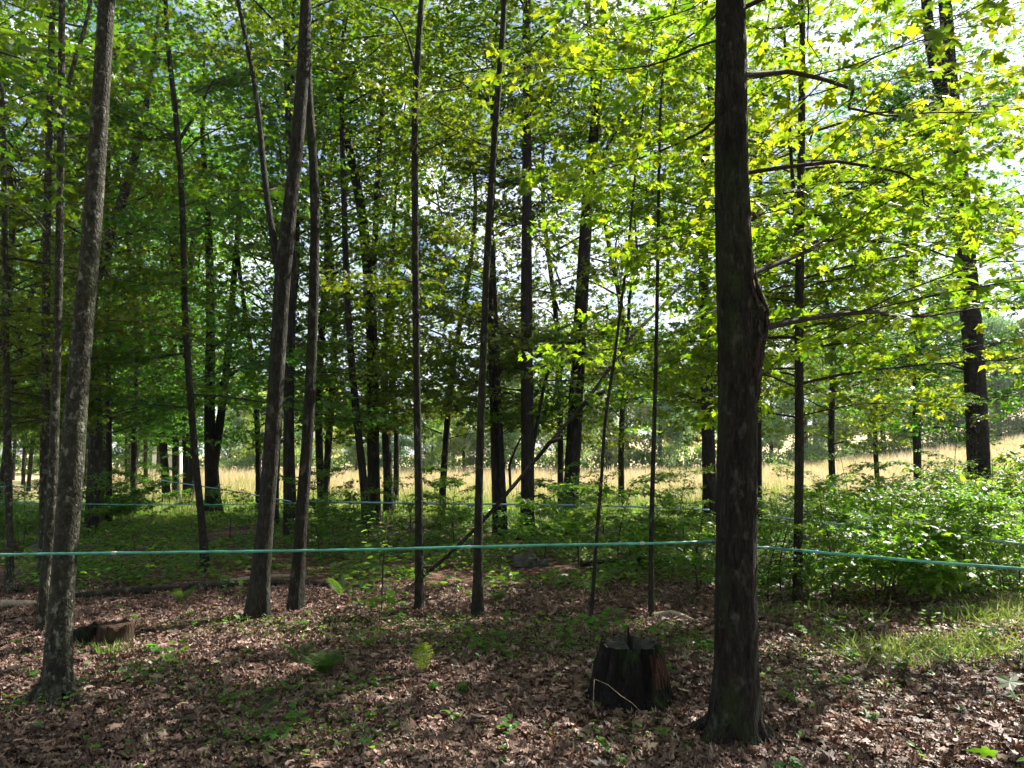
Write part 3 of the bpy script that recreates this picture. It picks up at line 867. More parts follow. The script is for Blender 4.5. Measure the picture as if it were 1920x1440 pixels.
SLM = [o for o in bpy.data.objects if o.get('label', '').startswith('straight slender maple amid')][0]
SQ = SLM.location
for k_ in range(30):
    zz_ = 1.9 + 3.3 * k_ / 29 + random.uniform(-.1, .1)
    pp_ = at(1498, 850 - (zz_ - 1.6) * F / SQ.y, SQ.y)
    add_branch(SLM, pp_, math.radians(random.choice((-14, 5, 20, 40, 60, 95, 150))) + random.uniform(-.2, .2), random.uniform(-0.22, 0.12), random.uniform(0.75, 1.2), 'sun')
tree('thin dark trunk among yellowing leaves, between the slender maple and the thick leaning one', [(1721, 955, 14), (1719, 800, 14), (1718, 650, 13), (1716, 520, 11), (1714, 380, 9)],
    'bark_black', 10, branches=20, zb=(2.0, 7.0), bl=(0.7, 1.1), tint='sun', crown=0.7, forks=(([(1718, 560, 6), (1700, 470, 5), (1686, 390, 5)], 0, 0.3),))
tree('thick trunk leaning left, forking in two near the top right corner', [(1836, 935, 42), (1832, 800, 37), (1826, 660, 36), (1816, 540, 35), (1805, 420, 34), (1793, 300, 36), (1785, 200, 28), (1778, 100, 25), (1773, 0, 23)],
    'bark_dark', 13, branches=24, zb=(4.2, 9.5), bl=(0.8, 1.4), tint='cool', base=Vector((at(1836, 935, 15).x, 15, gz(at(1836, 935, 15).x, 15))), sides=24, furrow=0.03, crown=0.6, n=150,
    forks=(([(1784, 235, 24), (1762, 160, 23), (1745, 90, 22), (1736, 10, 20), (1734, -80, 17)], 0, 0.2),), azr=math.pi)

# maples added outside the view to shade the near ground; some leaves reach in
for k, (x, y, lab) in enumerate(((5.6, 3.0, 'maple added just outside the view to shade its right'), (7.8, 7.2, 'leafy maple added for shade right of the bushes, beyond the right edge'), (-5.5, 5.2, 'maple added for shade beyond the left edge near the forest floor stump'),
                              (3.2, -2.5, 'tall unseen maple added for shade behind the viewpoint on the right'), (-3.0, -2.2, 'tall unseen maple added for shade behind the viewpoint on the left'), (12.6, 15.5, 'maple added for shade at the far right behind the bushes'), (-8.6, 9.0, 'maple added for shade beyond the left edge level with the fallen log'))):
    root = thing('maple_tree', lab, 'tree', (x, y, gz(x, y)))
    P = [Vector((x, y, gz(x, y) - 0.05))] + [Vector((x + random.uniform(-.2, .2), y + random.uniform(-.2, .2), h)) for h in (3, 6, 9, 12)]
    Q, ww = smooth_path(P, [0.16, 0.13, 0.11, 0.08, 0.03], 60)
    tb = Tubes(); tb.add(Q - np.array(root.location), ww, 14, bark_disp(k, 0.06, flare=0.5))
    link('trunk', tb.mesh('trunk', M['bark_brown']), root)
    nb_ = 12 if x > 6 else 14
    for j in range(nb_):
        z = (4.2 if x > 6 else 3.6) + 5.6 * j / nb_
        if x > 0 and k not in (3,): z += 0.4
        add_branch(root, Q[int(np.argmin(np.abs(Q[:, 2] - z)))], random.uniform(-3.14, 3.14), random.uniform(0.0, 0.4), random.uniform(0.8, 1.25), random.choice(('mid', 'warm', 'cool')))

# the deeper wood behind: left part of the view and the wood's edge
trunk_lib = []
for k in range(6):
    r = random.Random(40 + k)
    P = [Vector((0, 0, -0.2))] + [Vector((r.uniform(-.25, .25) * q, r.uniform(-.2, .2) * q, 2.6 * q)) for q in (1, 2, 3, 4, 5)]
    rr = r.uniform(0.07, 0.13)
    Q, ww = smooth_path(P, [rr * 1.1, rr, rr * .9, rr * .75, rr * .5, rr * .2], 36)
    tb = Tubes(); tb.add(Q, ww, 10, bark_disp(k * 3.1, 0.07, flare=0.4))
    trunk_lib.append(tb.mesh('trunk', M['bark_black'] if k % 2 else M['bark_brown']))
rr = random.Random(11)
placed = []
def wood_tree(x, y, tint, label, group, s=None, name='maple_tree'):
    root = thing(name, label, 'tree', (x, y, gz(x, y)), group)
    s = s or rr.uniform(0.9, 1.15)
    az = rr.uniform(0, 6.28)
    link('trunk', trunk_lib[rr.randrange(6)], root, (0, 0, 0), (0, 0, az), (1, 1, s))
    k = rr.randrange(4); az = rr.uniform(0, 6.28)
    c = link('crown', CROWNS[k][0], root, (0, 0, 0), (0, 0, az), s); c['kind'] = 'stuff'
    c.color = (*[q * rr.uniform(.85, 1.15) for q in SWATCH[tint]], 1)
    link('limbs', CROWNS[k][1], root, (0, 0, 0), (0, 0, az), s)
for k in range(32):
    for _ in range(40):
        y = rr.uniform(15, 48); x = rr.uniform(-0.78, -0.42) * y if y > 21 else rr.uniform(-0.75, -0.2) * y
        if all((x - a) ** 2 + (y - b_) ** 2 > 5.5 for a, b_ in placed): break
    placed.append((x, y))
    wood_tree(x, y, rr.choice(('cool', 'mid', 'cool', 'olive')), 'slender dark tree of the deeper wood, beyond the left foreground trunks', 'trees of the deeper wood at the left')
for x, y, t, lab in ((-4.3, 17.5, 'mid', 'leafy tree at the edge of the wood, left of the gap to the field'), (-1.7, 18.5, 'olive', 'leafy tree at the edge of the wood behind the middle left group'),
                     (1.2, 19.0, 'olive', 'leafy tree at the edge of the wood behind the stout rough trunk at centre'), (5.4, 18.0, 'warm', 'leafy edge tree behind the big burled maple'), (-3.2, 21.0, 'mid', 'slim leafy tree at the field edge behind the forked leaning trunk'), (3.0, 21.0, 'mid', 'slim leafy tree at the field edge behind the leaning dead branch'), (8.6, 20.5, 'warm', 'leafy edge tree behind the slender maple on the right'), (-6.6, 20.0, 'cool', 'leafy edge tree behind the clump near the white shed'), (11.5, 24.0, 'cool', 'dark leafy tree between the thin dark and thick leaning trunks')):
    wood_tree(x, y, t, lab, None)
for k in range(10):  # unseen trees added behind the viewpoint to block skylight
    a = math.radians(195 + k * 17.5); r_ = 5.5 + (k % 3) * 1.8
    wood_tree(r_ * math.cos(a), r_ * math.sin(a), 'mid', 'unseen maple behind the viewpoint, added to block skylight', 'unseen trees behind the viewpoint, added to block skylight')

# ------------------------------------------------------------------ far side of the field
FARCR = []
for i in range(5):
    rng = np.random.default_rng(500 + i)
    P, D, N = [], [], []
    for b_ in range(26):
        f = rng.uniform(0, 1)
        rad = 3.6 * math.sin(math.pi * (0.14 + 0.80 * f)) ** 0.8
        a = rng.uniform(0, 6.28); q = rad * rng.uniform(0.35, 0.85)
        c = np.array([q * math.cos(a), q * math.sin(a), 1.5 + 10.0 * f]); R = rng.uniform(0.8, 1.7)
        m = 420
        u = rng.normal(0, 1, (m, 3)); u /= np.linalg.norm(u, axis=1)[:, None]
        rr_ = R * rng.uniform(0.55, 1.05, m)[:, None]
        P.append(c + u * rr_ * np.array([1, 1, 0.62])); N.append(u + rng.normal(0, .5, (m, 3)) + [0, 0, 0.5]); D.append(rng.normal(0, 1, (m, 3)))
    P, D, N = map(np.concatenate, (P, D, N))
    me = leaves_mesh('crown', P, D, N, rng.uniform(0.16, 0.34, len(P)), rng.uniform(0, 1, len(P)), QUAD, M['far_leaf'])
    tb = Tubes(); tb.add([(0, 0, -0.3), (0.1, 0, 3), (0, 0.15, 7), (0.1, 0, 10)], [0.24, 0.2, 0.12, 0.04], 8)
    for q in range(7):
        a = q * 2.2; z = 2.5 + q
        tb.add([(0, 0, z), (1.2 * math.cos(a), 1.2 * math.sin(a), z + 0.9), (2.3 * math.cos(a), 2.3 * math.sin(a), z + 1.6)], [0.09, 0.06, 0.02], 5, cap=False)
    FARCR.append((me, tb.mesh('trunk', M['bark_brown'])))
rr = random.Random(21)
TN = {'g': (1.05, 1.1, 0.95), 'y': (1.6, 1.35, 0.85), 'b': (0.75, 0.98, 1.05)}
far_desc = {'g': 'green', 'y': 'yellowish', 'b': 'bluish dark green'}
def far_tree(x, y, s, t, lab, grp, sz=None):
    root = thing('field_edge_tree', lab, 'tree', (x, y, gz(x, y)), grp)
    k = rr.randrange(5); az = rr.uniform(0, 6.28)
    c = link('crown', FARCR[k][0], root, (0, 0, 0), (0, 0, az), (s, s, sz or s)); c['kind'] = 'stuff'
    c.color = (*[q * rr.uniform(.85, 1.15) for q in TN[t]], 1)
    link('trunk', FARCR[k][1], root, (0, 0, 0), (0, 0, az), (s, s, sz or s))
x = -44.0
while x < 52:
    y = 60 + rr.uniform(-2.5, 3.5) + (6 if x > 24 else 0)
    t = rr.choice('gygbg') if x < 14 or x > 30 else rr.choice('ggb')
    s = rr.uniform(0.75, 1.1)
    if x < -3: s *= 0.62
    far_tree(x, y, s, t, f'{far_desc[t]} tree in the row along the far side of the field', f'{far_desc[t]} trees along the far side of the field')
    x += rr.uniform(3.0, 4.6) * (0.75 if x < -3 else 1)
for k in range(26):
    x = -62 + k * 5.2 + rr.uniform(-1.5, 1.5)
    far_tree(x, 74 + rr.uniform(-4, 6), rr.uniform(0.8, 1.2) * (0.75 if x < -3 else 1.0), 'b' if k % 3 else 'g', 'distant tree in the second row behind the far side of the field', 'distant trees behind the field edge trees')
# low bushy growth at the foot of the far trees
rng = np.random.default_rng(77)
m = 42000
X = rng.uniform(-60, 62, m); Yv = 57.5 + rng.uniform(0, 3.5, m) + np.where(X > 24, 6, 0)
hb = 1.3 + 1.1 * np.array([mnoise.noise(Vector((a * 0.35, 0, 3))) for a in X])
Z = np.array([gz(a, b_) for a, b_ in zip(X, Yv)]) + rng.uniform(0, 1, m) ** 0.7 * hb
o = link('field_edge_bushes', leaves_mesh('field_edge_bushes', np.column_stack([X, Yv, Z]), rng.normal(0, 1, (m, 3)), rng.normal(0, .5, (m, 3)) + [0, 0, 1], rng.uniform(.14, .28, m), rng.uniform(0, 1, m), QUAD, M['far_leaf']))
o.color = (0.8, 0.95, 0.9, 1)
tagit(o, 'low dense bushes filling in beneath the trees on the far side of the field', 'bushes', kind='stuff')

# field grass blades
rng = np.random.default_rng(5)
m = 120000
Yv = 17.5 + 42 * rng.uniform(0, 1, m) ** 1.15
X = rng.uniform(-0.55, 0.78, m) * Yv
keep = (np.abs(X) < 60)
X, Yv = X[keep], Yv[keep]; m = len(X)
nz = np.array([mnoise.noise(Vector((a * 0.14, b_ * 0.10, 0))) for a, b_ in zip(X, Yv)])
dry = np.clip((Yv + 9 * nz - 25) / 6, 0, 1)
v = np.where(rng.uniform(0, 1, m) < dry * 0.92 + 0.04, np.clip(rng.uniform(0.34, 0.92, m) + 0.35 * np.array([mnoise.noise(Vector((a * 0.22, b_ * 0.12, 40))) for a, b_ in zip(X, Yv)]), 0.3, 1), rng.uniform(0, 0.42, m))
h = rng.uniform(0.15, 0.62, m) * (0.85 + 0.7 * np.clip(np.array([mnoise.noise(Vector((a * 0.5, b_ * 0.5, 44))) for a, b_ in zip(X, Yv)]), -0.7, 1)) * (0.8 + 0.5 * dry) * np.where(Yv < 20, 0.7, 1)
Z = np.array([gz(a, b_) for a, b_ in zip(X, Yv)]) - 0.02
D = np.column_stack([rng.normal(0, .22, m), rng.normal(0, .22, m), np.ones(m)])
N = np.column_stack([rng.normal(0, .8, m), -np.ones(m), rng.normal(0, .2, m)])
o = link('field_grass', leaves_mesh('field_grass', np.column_stack([X, Yv, Z]), D, N, h * 1.0, v, (BLADE[0] * [1.6, 1, 1], BLADE[1]), M['grass']))
tagit(o, 'tall sunlit meadow grass, green near the wood and dry pinkish tan beyond', 'grass', kind='stuff')

# white shed beyond the trunks at the left
c = at(326, 885, 52); c.z = gz(c.x, c.y)
shed = thing('shed', 'small white shed at the field side, seen between trunks at the left', 'shed', tuple(c))
def box(name, mat, parent, x0, x1, y0, y1, z0, z1):
    V = [(x, y, z) for z in (z0, z1) for y in (y0, y1) for x in (x0, x1)]
    q = [(0, 2, 3, 1), (4, 5, 7, 6), (0, 1, 5, 4), (2, 6, 7, 3), (0, 4, 6, 2), (1, 3, 7, 5)]
    return link(name, mesh_np(name, V, [np.array(q)], mat), parent)
box('wall', M['white'], shed, -0.95, 0.95, -1.2, 1.2, 0, 1.75)
V = [(-1.05, -1.3, 1.75), (1.05, -1.3, 1.75), (1.05, 1.3, 1.75), (-1.05, 1.3, 1.75), (0, -1.3, 2.15), (0, 1.3, 2.15)]
link('roof', mesh_np('roof', V, [np.array([(0, 1, 2, 3), (0, 3, 5, 4), (1, 4, 5, 2)]), np.array([(0, 4, 1), (2, 5, 3)])], M['roofing']), shed)
box('door', M['roofing'], shed, 0.1, 0.75, -1.23, -1.202, 0.02, 1.55)

# ------------------------------------------------------------------ shrubs and low growth
SHR = []
for i in range(6):
    rng = np.random.default_rng(700 + i)
    tb = Tubes(); acc = [[], [], [], [], []]
    for st in range(5):
        a = rng.uniform(0, 6.28); lean = rng.uniform(0.2, 0.75); H_ = rng.uniform(0.65, 1.2)
        b0 = np.array([0.18 * math.cos(a), 0.18 * math.sin(a), -0.05])
        pts = np.array([b0 + np.array([math.cos(a) * lean * u * u, math.sin(a) * lean * u * u, H_ * u]) for u in np.linspace(0, 1, 6)])
        tb.add(pts, np.linspace(0.009, 0.003, 6), 5, cap=False)
        for k in range(4):
            u = 0.35 + 0.65 * k / 3
            p = pts[0] + (pts[-1] - pts[0]) * u
            p = np.array([np.interp(u, np.linspace(0, 1, 6), pts[:, q]) for q in range(3)])
            t2, A = gen_branch(rng, rng.uniform(0.4, 0.75), 0.085 if i % 2 else 0.10, rise=0.2, oval=(i % 3 != 2), dens=0.42, flat=0.28)
            az = a + k * 2.4 + rng.normal(0, .3)
            R_ = tf(A, p, az, 0.15 + rng.normal(0, .15), 1.0)
            for q, x_ in zip(acc, R_): q.append(x_)
            e = np.array([math.cos(az), math.sin(az), 0.2])
            tb.add([p, p + e * 0.25, p + e * 0.45 + [0, 0, -.02]], [0.003, 0.002, 0.001], 3, cap=False)
    A = [np.concatenate(q) for q in acc]
    tpl = OVAL if i % 3 != 2 else MAPLE
    SHR.append((leaves_mesh('foliage', *A, tpl, M['bush']), tb.mesh('stem', M['twig'])))


def shrub(x, y, s, label, tint=(1, 1, 1), k=None, group=None, name='shrub', sz=1.0):
    root = thing(name, label, 'shrub', (x, y, gz(x, y)), group)
    k = rr.randrange(6) if k is None else k; az = rr.uniform(0, 6.28)
    f = link('foliage', SHR[k][0], root, (0, 0, 0), (0, 0, az), (s, s, s * sz)); f['kind'] = 'stuff'
    f.color = (*tint, 1)
    link('stem', SHR[k][1], root, (0, 0, 0), (0, 0, az), (s, s, s * sz))


LIBU = []
for i in range(5):
    rng = np.random.default_rng(800 + i)
    tb, A = gen_branch(rng, 2.0, 0.15 if i != 2 else 0.19, rise=0.18, oval=(i != 2), dens=0.5, flat=0.22)
    LIBU.append((tb.mesh('branch', M['twig']), leaves_mesh('foliage', *A, OVAL if i != 2 else MAPLE, M['bush'])))


def layered(x, y, h, label, tint):
    root = thing('sapling', label, 'sapling', (x, y, gz(x, y)))
    P = [Vector((0, 0, -0.03)), Vector((rr.uniform(-.1, .1), rr.uniform(-.1, .1), h * .4)), Vector((rr.uniform(-.2, .2), rr.uniform(-.2, .2), h))]
    Q, ww = smooth_path(P, [0.011, 0.008, 0.003], 12)
    tb = Tubes(); tb.add(Q, ww, 6)
    link('stem', tb.mesh('stem', M['twig']), root)
    nb = int(5 + h * 3.5)
    for k in range(nb):
        f = 0.22 + 0.78 * (k + rr.random() * .6) / nb
        q = Q[min(11, int(f * 11))]; i = rr.randrange(5)
        b = link('branch', LIBU[i][0], root, tuple(q), (0, -rr.uniform(0.0, 0.35), k * 2.4 + rr.uniform(-.5, .5)), rr.uniform(.26, .48) * (1.15 - 0.45 * f))
        lf = link('foliage', LIBU[i][1], b); lf['kind'] = 'stuff'
        lf.color = (*[c * rr.uniform(.85, 1.15) for c in tint], 1)


rr = random.Random(31)
for px, py, s, lab in (
    (1470, 1140, 0.85, 'bright shrub at the foot of the slender maple on the right'),
    (1560, 1135, 1.0, 'sunlit shrub under the green tubing, right of the slender maple'),
    (1640, 1125, 1.05, 'sunlit shrub below the middle of the right tubing run'),
    (1730, 1120, 1.15, 'dense shrub right of centre in the bright bush bank'),
    (1820, 1112, 1.2, 'broad glossy shrub near the right edge under the tubing'),
    (1905, 1110, 1.2, 'shrub at the right edge of the bush bank front'),
    (1450, 1080, 0.85, 'shrub just behind the tubing and right of the big maple'),
    (1545, 1070, 1.0, 'second-row shrub behind the slender maple'),
    (1640, 1060, 1.1, 'second-row shrub in the middle of the bush bank'),
    (1740, 1055, 1.3, 'tall second-row shrub with layered leaves'),
    (1850, 1050, 1.6, 'tallest shrub in the bush bank near the right edge'),
    (1700, 1010, 1.25, 'shrub at the back of the bush bank below the thin dark trunk'),
    (1600, 1020, 1.0, 'back-row shrub in front of the grassy field on the right'),
    (1800, 1000, 1.7, 'back-row shrub in front of the thick leaning trunk'),
    (1910, 1000, 1.9, 'tall dark back-row shrub at the right edge'),
    (1500, 1010, 0.9, 'back-row shrub between big maple and slender maple'),
    (1290, 1060, 0.8, 'shrub between the pale-footed sapling and the big maple'),
    (1190, 1050, 0.75, 'leafy shrub behind the black stump'),
    (1130, 1030, 0.75, 'shrub behind the crooked spindly sapling'),
    (1250, 1010, 1.0, 'shrub in front of the field left of the big maple'),
    (1060, 1005, 0.8, 'shrub at the foot of the stout forking trunk'),
    (1020, 1050, 0.55, 'low shrub beside the mossy boulder'),
    (850, 1030, 0.5, 'small shrub between the middle trunks'),
    (640, 1020, 0.8, 'shrub left of the middle left trunk group'),
    (765, 1020, 0.7, 'shrub right of the middle left trunk group'),
    (600, 1050, 0.8, 'low shrub behind the slim brown maple'),
    (225, 985, 1.0, 'dark shrub right of the grey foreground maple'),
    (285, 985, 0.8, 'dark shrub in front of the white shed clump'),
    (180, 1010, 0.8, 'dark shrub behind the grey foreground maple'),
    (40, 1030, 0.8, 'shrub at the left edge under the thin trunk'),
    (430, 1010, 0.5, 'low shrub right of the V-shaped double trunk')):
    p = gpt(px, py)
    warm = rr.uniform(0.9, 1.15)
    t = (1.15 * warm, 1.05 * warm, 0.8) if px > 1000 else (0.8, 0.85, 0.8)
    CNT = globals().get('CNT', 0) + 1
    if CNT % 3:
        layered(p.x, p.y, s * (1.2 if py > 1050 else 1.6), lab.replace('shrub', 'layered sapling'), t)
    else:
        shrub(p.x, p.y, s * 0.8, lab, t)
for px, py, h, lab in ((1085, 1060, 1.3, 'sapling with dark layered leaves between the forking trunk and crooked sapling'), (1160, 1075, 1.2, 'sapling leaning over the shaded hollow behind the stump'),
                       (1270, 1045, 1.5, 'sapling with yellowish leaves left of the burled maple'), (1310, 1110, 0.9, 'low sapling close to the left side of the burled maple'),
                       (1440, 1130, 0.9, 'low sapling close to the right side of the burled maple'), (610, 1000, 1.5, 'sapling hanging over the field gap, left of the middle left trunks'),
                       (820, 985, 1.6, 'sapling with dark hanging leaves right of the bare kinked trunk'), (850, 1000, 1.2, 'lower sapling beside the one with hanging leaves'),
                       (240, 960, 2.2, 'tall dark sapling filling the space left of the white shed'), (190, 980, 2.0, 'dark sapling just right of the grey maple stem'), (285, 950, 1.7, 'dark sapling in front of the white shed'),
                       (120, 1000, 1.8, 'dark sapling behind the left narrow trunks'), (50, 1000, 1.9, 'dark sapling near the left edge'), (1040, 1010, 1.3, 'sapling between the two stout dark trunks'),
                       (1880, 1080, 1.6, 'airy sapling at the right edge over the tubing'), (1680, 1090, 1.3, 'airy sapling behind the right tubing run')):
    p = gpt(px, py)
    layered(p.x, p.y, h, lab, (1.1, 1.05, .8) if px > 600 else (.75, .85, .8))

# low plants massed on the shaded forest floor
rng = np.random.default_rng(9)
m = 60000
Yv = 8.3 + 12.5 * rng.uniform(0, 1, m) ** 0.9
X = rng.uniform(-0.78, 0.78, m) * Yv
dn = np.array([mnoise.noise(Vector((a * 0.8, b_ * 0.8, 2))) + 0.6 * mnoise.noise(Vector((a * 2.7, b_ * 2.7, 7))) for a, b_ in zip(X, Yv)])
thr = np.interp(Yv, [8.3, 9.2, 11, 20], [0.45, 0.1, -0.15, -0.4]) - 0.35 * ((X > 2.2) & (Yv > 7.5))
keep = dn > thr
X, Yv, dn = X[keep], Yv[keep], dn[keep]; m = len(X)
Z = np.array([gz(a, b_) for a, b_ in zip(X, Yv)]) + rng.uniform(0.02, 1, m) * np.clip(0.10 + 0.35 * dn, 0.05, 0.5)
az = rng.uniform(0, 6.28, m)
o = link('ground_plants', leaves_mesh('ground_plants', np.column_stack([X, Yv, Z]), np.column_stack([np.cos(az), np.sin(az), rng.normal(0.05, .25, m)]),
         rng.normal(0, .35, (m, 3)) + [0, 0, 1], rng.uniform(.05, .12, m), rng.uniform(0, 1, m), OVAL, M['bush']))
tagit(o, 'low green plants covering the shaded forest floor behind the fallen log', 'ground cover', kind='stuff')

# sunlit weeds and grass at the foot of the bush bank on the right
m = 22000
X = rng.uniform(2.4, 7.2, m); Yv = rng.normal(6.9, 0.75, m) + 0.10 * (X - 3)
dn = np.array([mnoise.noise(Vector((a * 1.2, b_ * 1.2, 12))) for a, b_ in zip(X, Yv)])
keep = (dn + rng.normal(0, .22, m)) > 0.38 - 0.42 * np.clip((X - 2.6) / 2.4, 0, 1) ; X, Yv = X[keep], Yv[keep]; m = len(X)
Z = np.array([gz(a, b_) for a, b_ in zip(X, Yv)])
D = np.column_stack([rng.normal(0, .8, m), rng.normal(0, .8, m), rng.uniform(.3, 1, m)])
tpl = (np.array([(-0.035, 0, 0), (0.035, 0, 0), (0.025, 0.6, 0.03), (0.0, 1.0, -0.06), (-0.025, 0.6, 0.03)]), np.array([(0, 1, 2), (0, 2, 4), (4, 2, 3)]))
o = link('woodland_grass', leaves_mesh('woodland_grass', np.column_stack([X, Yv, Z]), D, rng.normal(0, 1, (m, 3)) + [0, -.6, 0.2], rng.uniform(.05, .20, m), rng.uniform(0, .4, m), tpl, M['grass']))
tagit(o, 'sunlit yellow green grass and weeds at the foot of the bushes on the right', 'grass', kind='stuff')

# dry leaf litter
rng = np.random.default_rng(15)
def litter(m, ylo, yhi, pw, smin, smax, name, label):
    Yv = ylo + (yhi - ylo) * rng.uniform(0, 1, m) ** pw
    X = rng.uniform(-1, 1, m) * (0.72 * Yv + 0.4)
    Z = np.array([gz(a, b_) for a, b_ in zip(X, Yv)]) + rng.uniform(0.002, 0.028, m)
    az = rng.uniform(0, 6.28, m)
    N = rng.normal(0, .28, (m, 3)) + [0, 0, 1]; N[:, 2] *= np.sign(rng.uniform(-0.25, 1, m))
    v = np.clip(rng.beta(1.5, 1.7, m) + 0.22 * np.array([mnoise.noise(Vector((a * 1.3, b_ * 1.3, 31))) for a, b_ in zip(X, Yv)]), 0, 1)
    o = link(name, leaves_mesh(name, np.column_stack([X, Yv, Z]), np.column_stack([np.cos(az), np.sin(az), rng.normal(0, .2, m)]), N, smin + (smax - smin) * rng.beta(1.2, 2.0, m), v, DRY, M['litter']))
    tagit(o, label, 'leaf litter', kind='stuff')
tb = Tubes(); r9 = random.Random(3)
for k in range(700):
    y = 3.2 + 6 * r9.random() ** 1.1; x = r9.uniform(-1, 1) * (0.72 * y + .3); a = r9.uniform(0, 6.28); L9 = r9.uniform(0.04, 0.28); z = gz(x, y) + 0.02
    q_ = [(x + L9 * f * math.cos(a + .3 * f), y + L9 * f * math.sin(a + .3 * f), z + 0.012 * math.sin(4 * f + a)) for f in (0, .35, .7, 1)]
    tb.add(q_, [.0026, .0024, .0018, .001], 4, cap=False)
tagit(link('twig_litter', tb.mesh('twig_litter', M['twig'])), 'small dead twigs strewn through the dry leaf litter', 'twigs', kind='stuff')
litter(100000, 3.0, 9.5, 1.15, 0.018, 0.075, 'leaf_litter', 'layer of curled brown dry maple leaves over the forest floor')

rng = np.random.default_rng(19)
m = 3600
Yv = 3.0 + 5.5 * rng.uniform(0, 1, m) ** 1.2; X = rng.uniform(-1, 1, m) * (0.72 * Yv + 0.4)
Z = np.array([gz(a, b_) for a, b_ in zip(X, Yv)]) + rng.uniform(0.02, 0.04, m); az = rng.uniform(0, 6.28, m)
o = link('whole_dry_leaves', leaves_mesh('whole_dry_leaves', np.column_stack([X, Yv, Z]), np.column_stack([np.cos(az), np.sin(az), rng.normal(0, .15, m)]), rng.normal(0, .3, (m, 3)) + [0, 0, 1],
         rng.uniform(.05, .09, m), np.clip(rng.normal(.42, .25, m), 0, 1), MAPLE, M['litter']))
tagit(o, 'whole dry maple leaves lying on top of the litter', 'dry leaves', kind='stuff')
P_, A_ = [], []
for px, py, r_, n_ in ((540, 1390, .5, 420), (470, 1310, .35, 240), (280, 1270, .35, 220), (640, 1300, .3, 160), (960, 1200, .6, 420), (1060, 1225, .4, 260), (880, 1225, .4, 200), (1330, 1230, .3, 260), (1590, 1300, .35, 150), (1480, 1290, .3, 120),
                       (700, 1200, .6, 420), (560, 1180, .5, 260), (1240, 1190, .4, 240), (1530, 1240, .4, 220), (1790, 1240, .5, 300), (60, 1330, .3, 120), (1180, 1400, .3, 90), (420, 1180, .4, 120), (820, 1180, .4, 200)):
    c_ = gpt(px, py); q = rng.normal(0, .5, (n_, 2)) * r_
    P_.append(np.column_stack([c_.x + q[:, 0] * 1.5, c_.y + q[:, 1], np.array([gz(c_.x + a * 1.5, c_.y + b_) for a, b_ in q]) + rng.uniform(.02, .09, n_)]))
P_ = np.concatenate(P_); m = len(P_); az = rng.uniform(0, 6.28, m)
o = link('low_green_growth', leaves_mesh('low_green_growth', P_, np.column_stack([np.cos(az), np.sin(az), rng.normal(0.1, .3, m)]), rng.normal(0, .35, (m, 3)) + [0, 0, 1], rng.uniform(.015, .045, m), rng.uniform(0, 1, m), OVAL, M['bush']))
tagit(o, 'patches of small low green growth coming up through the leaf litter', 'ground cover', kind='stuff')
#@@SMALL

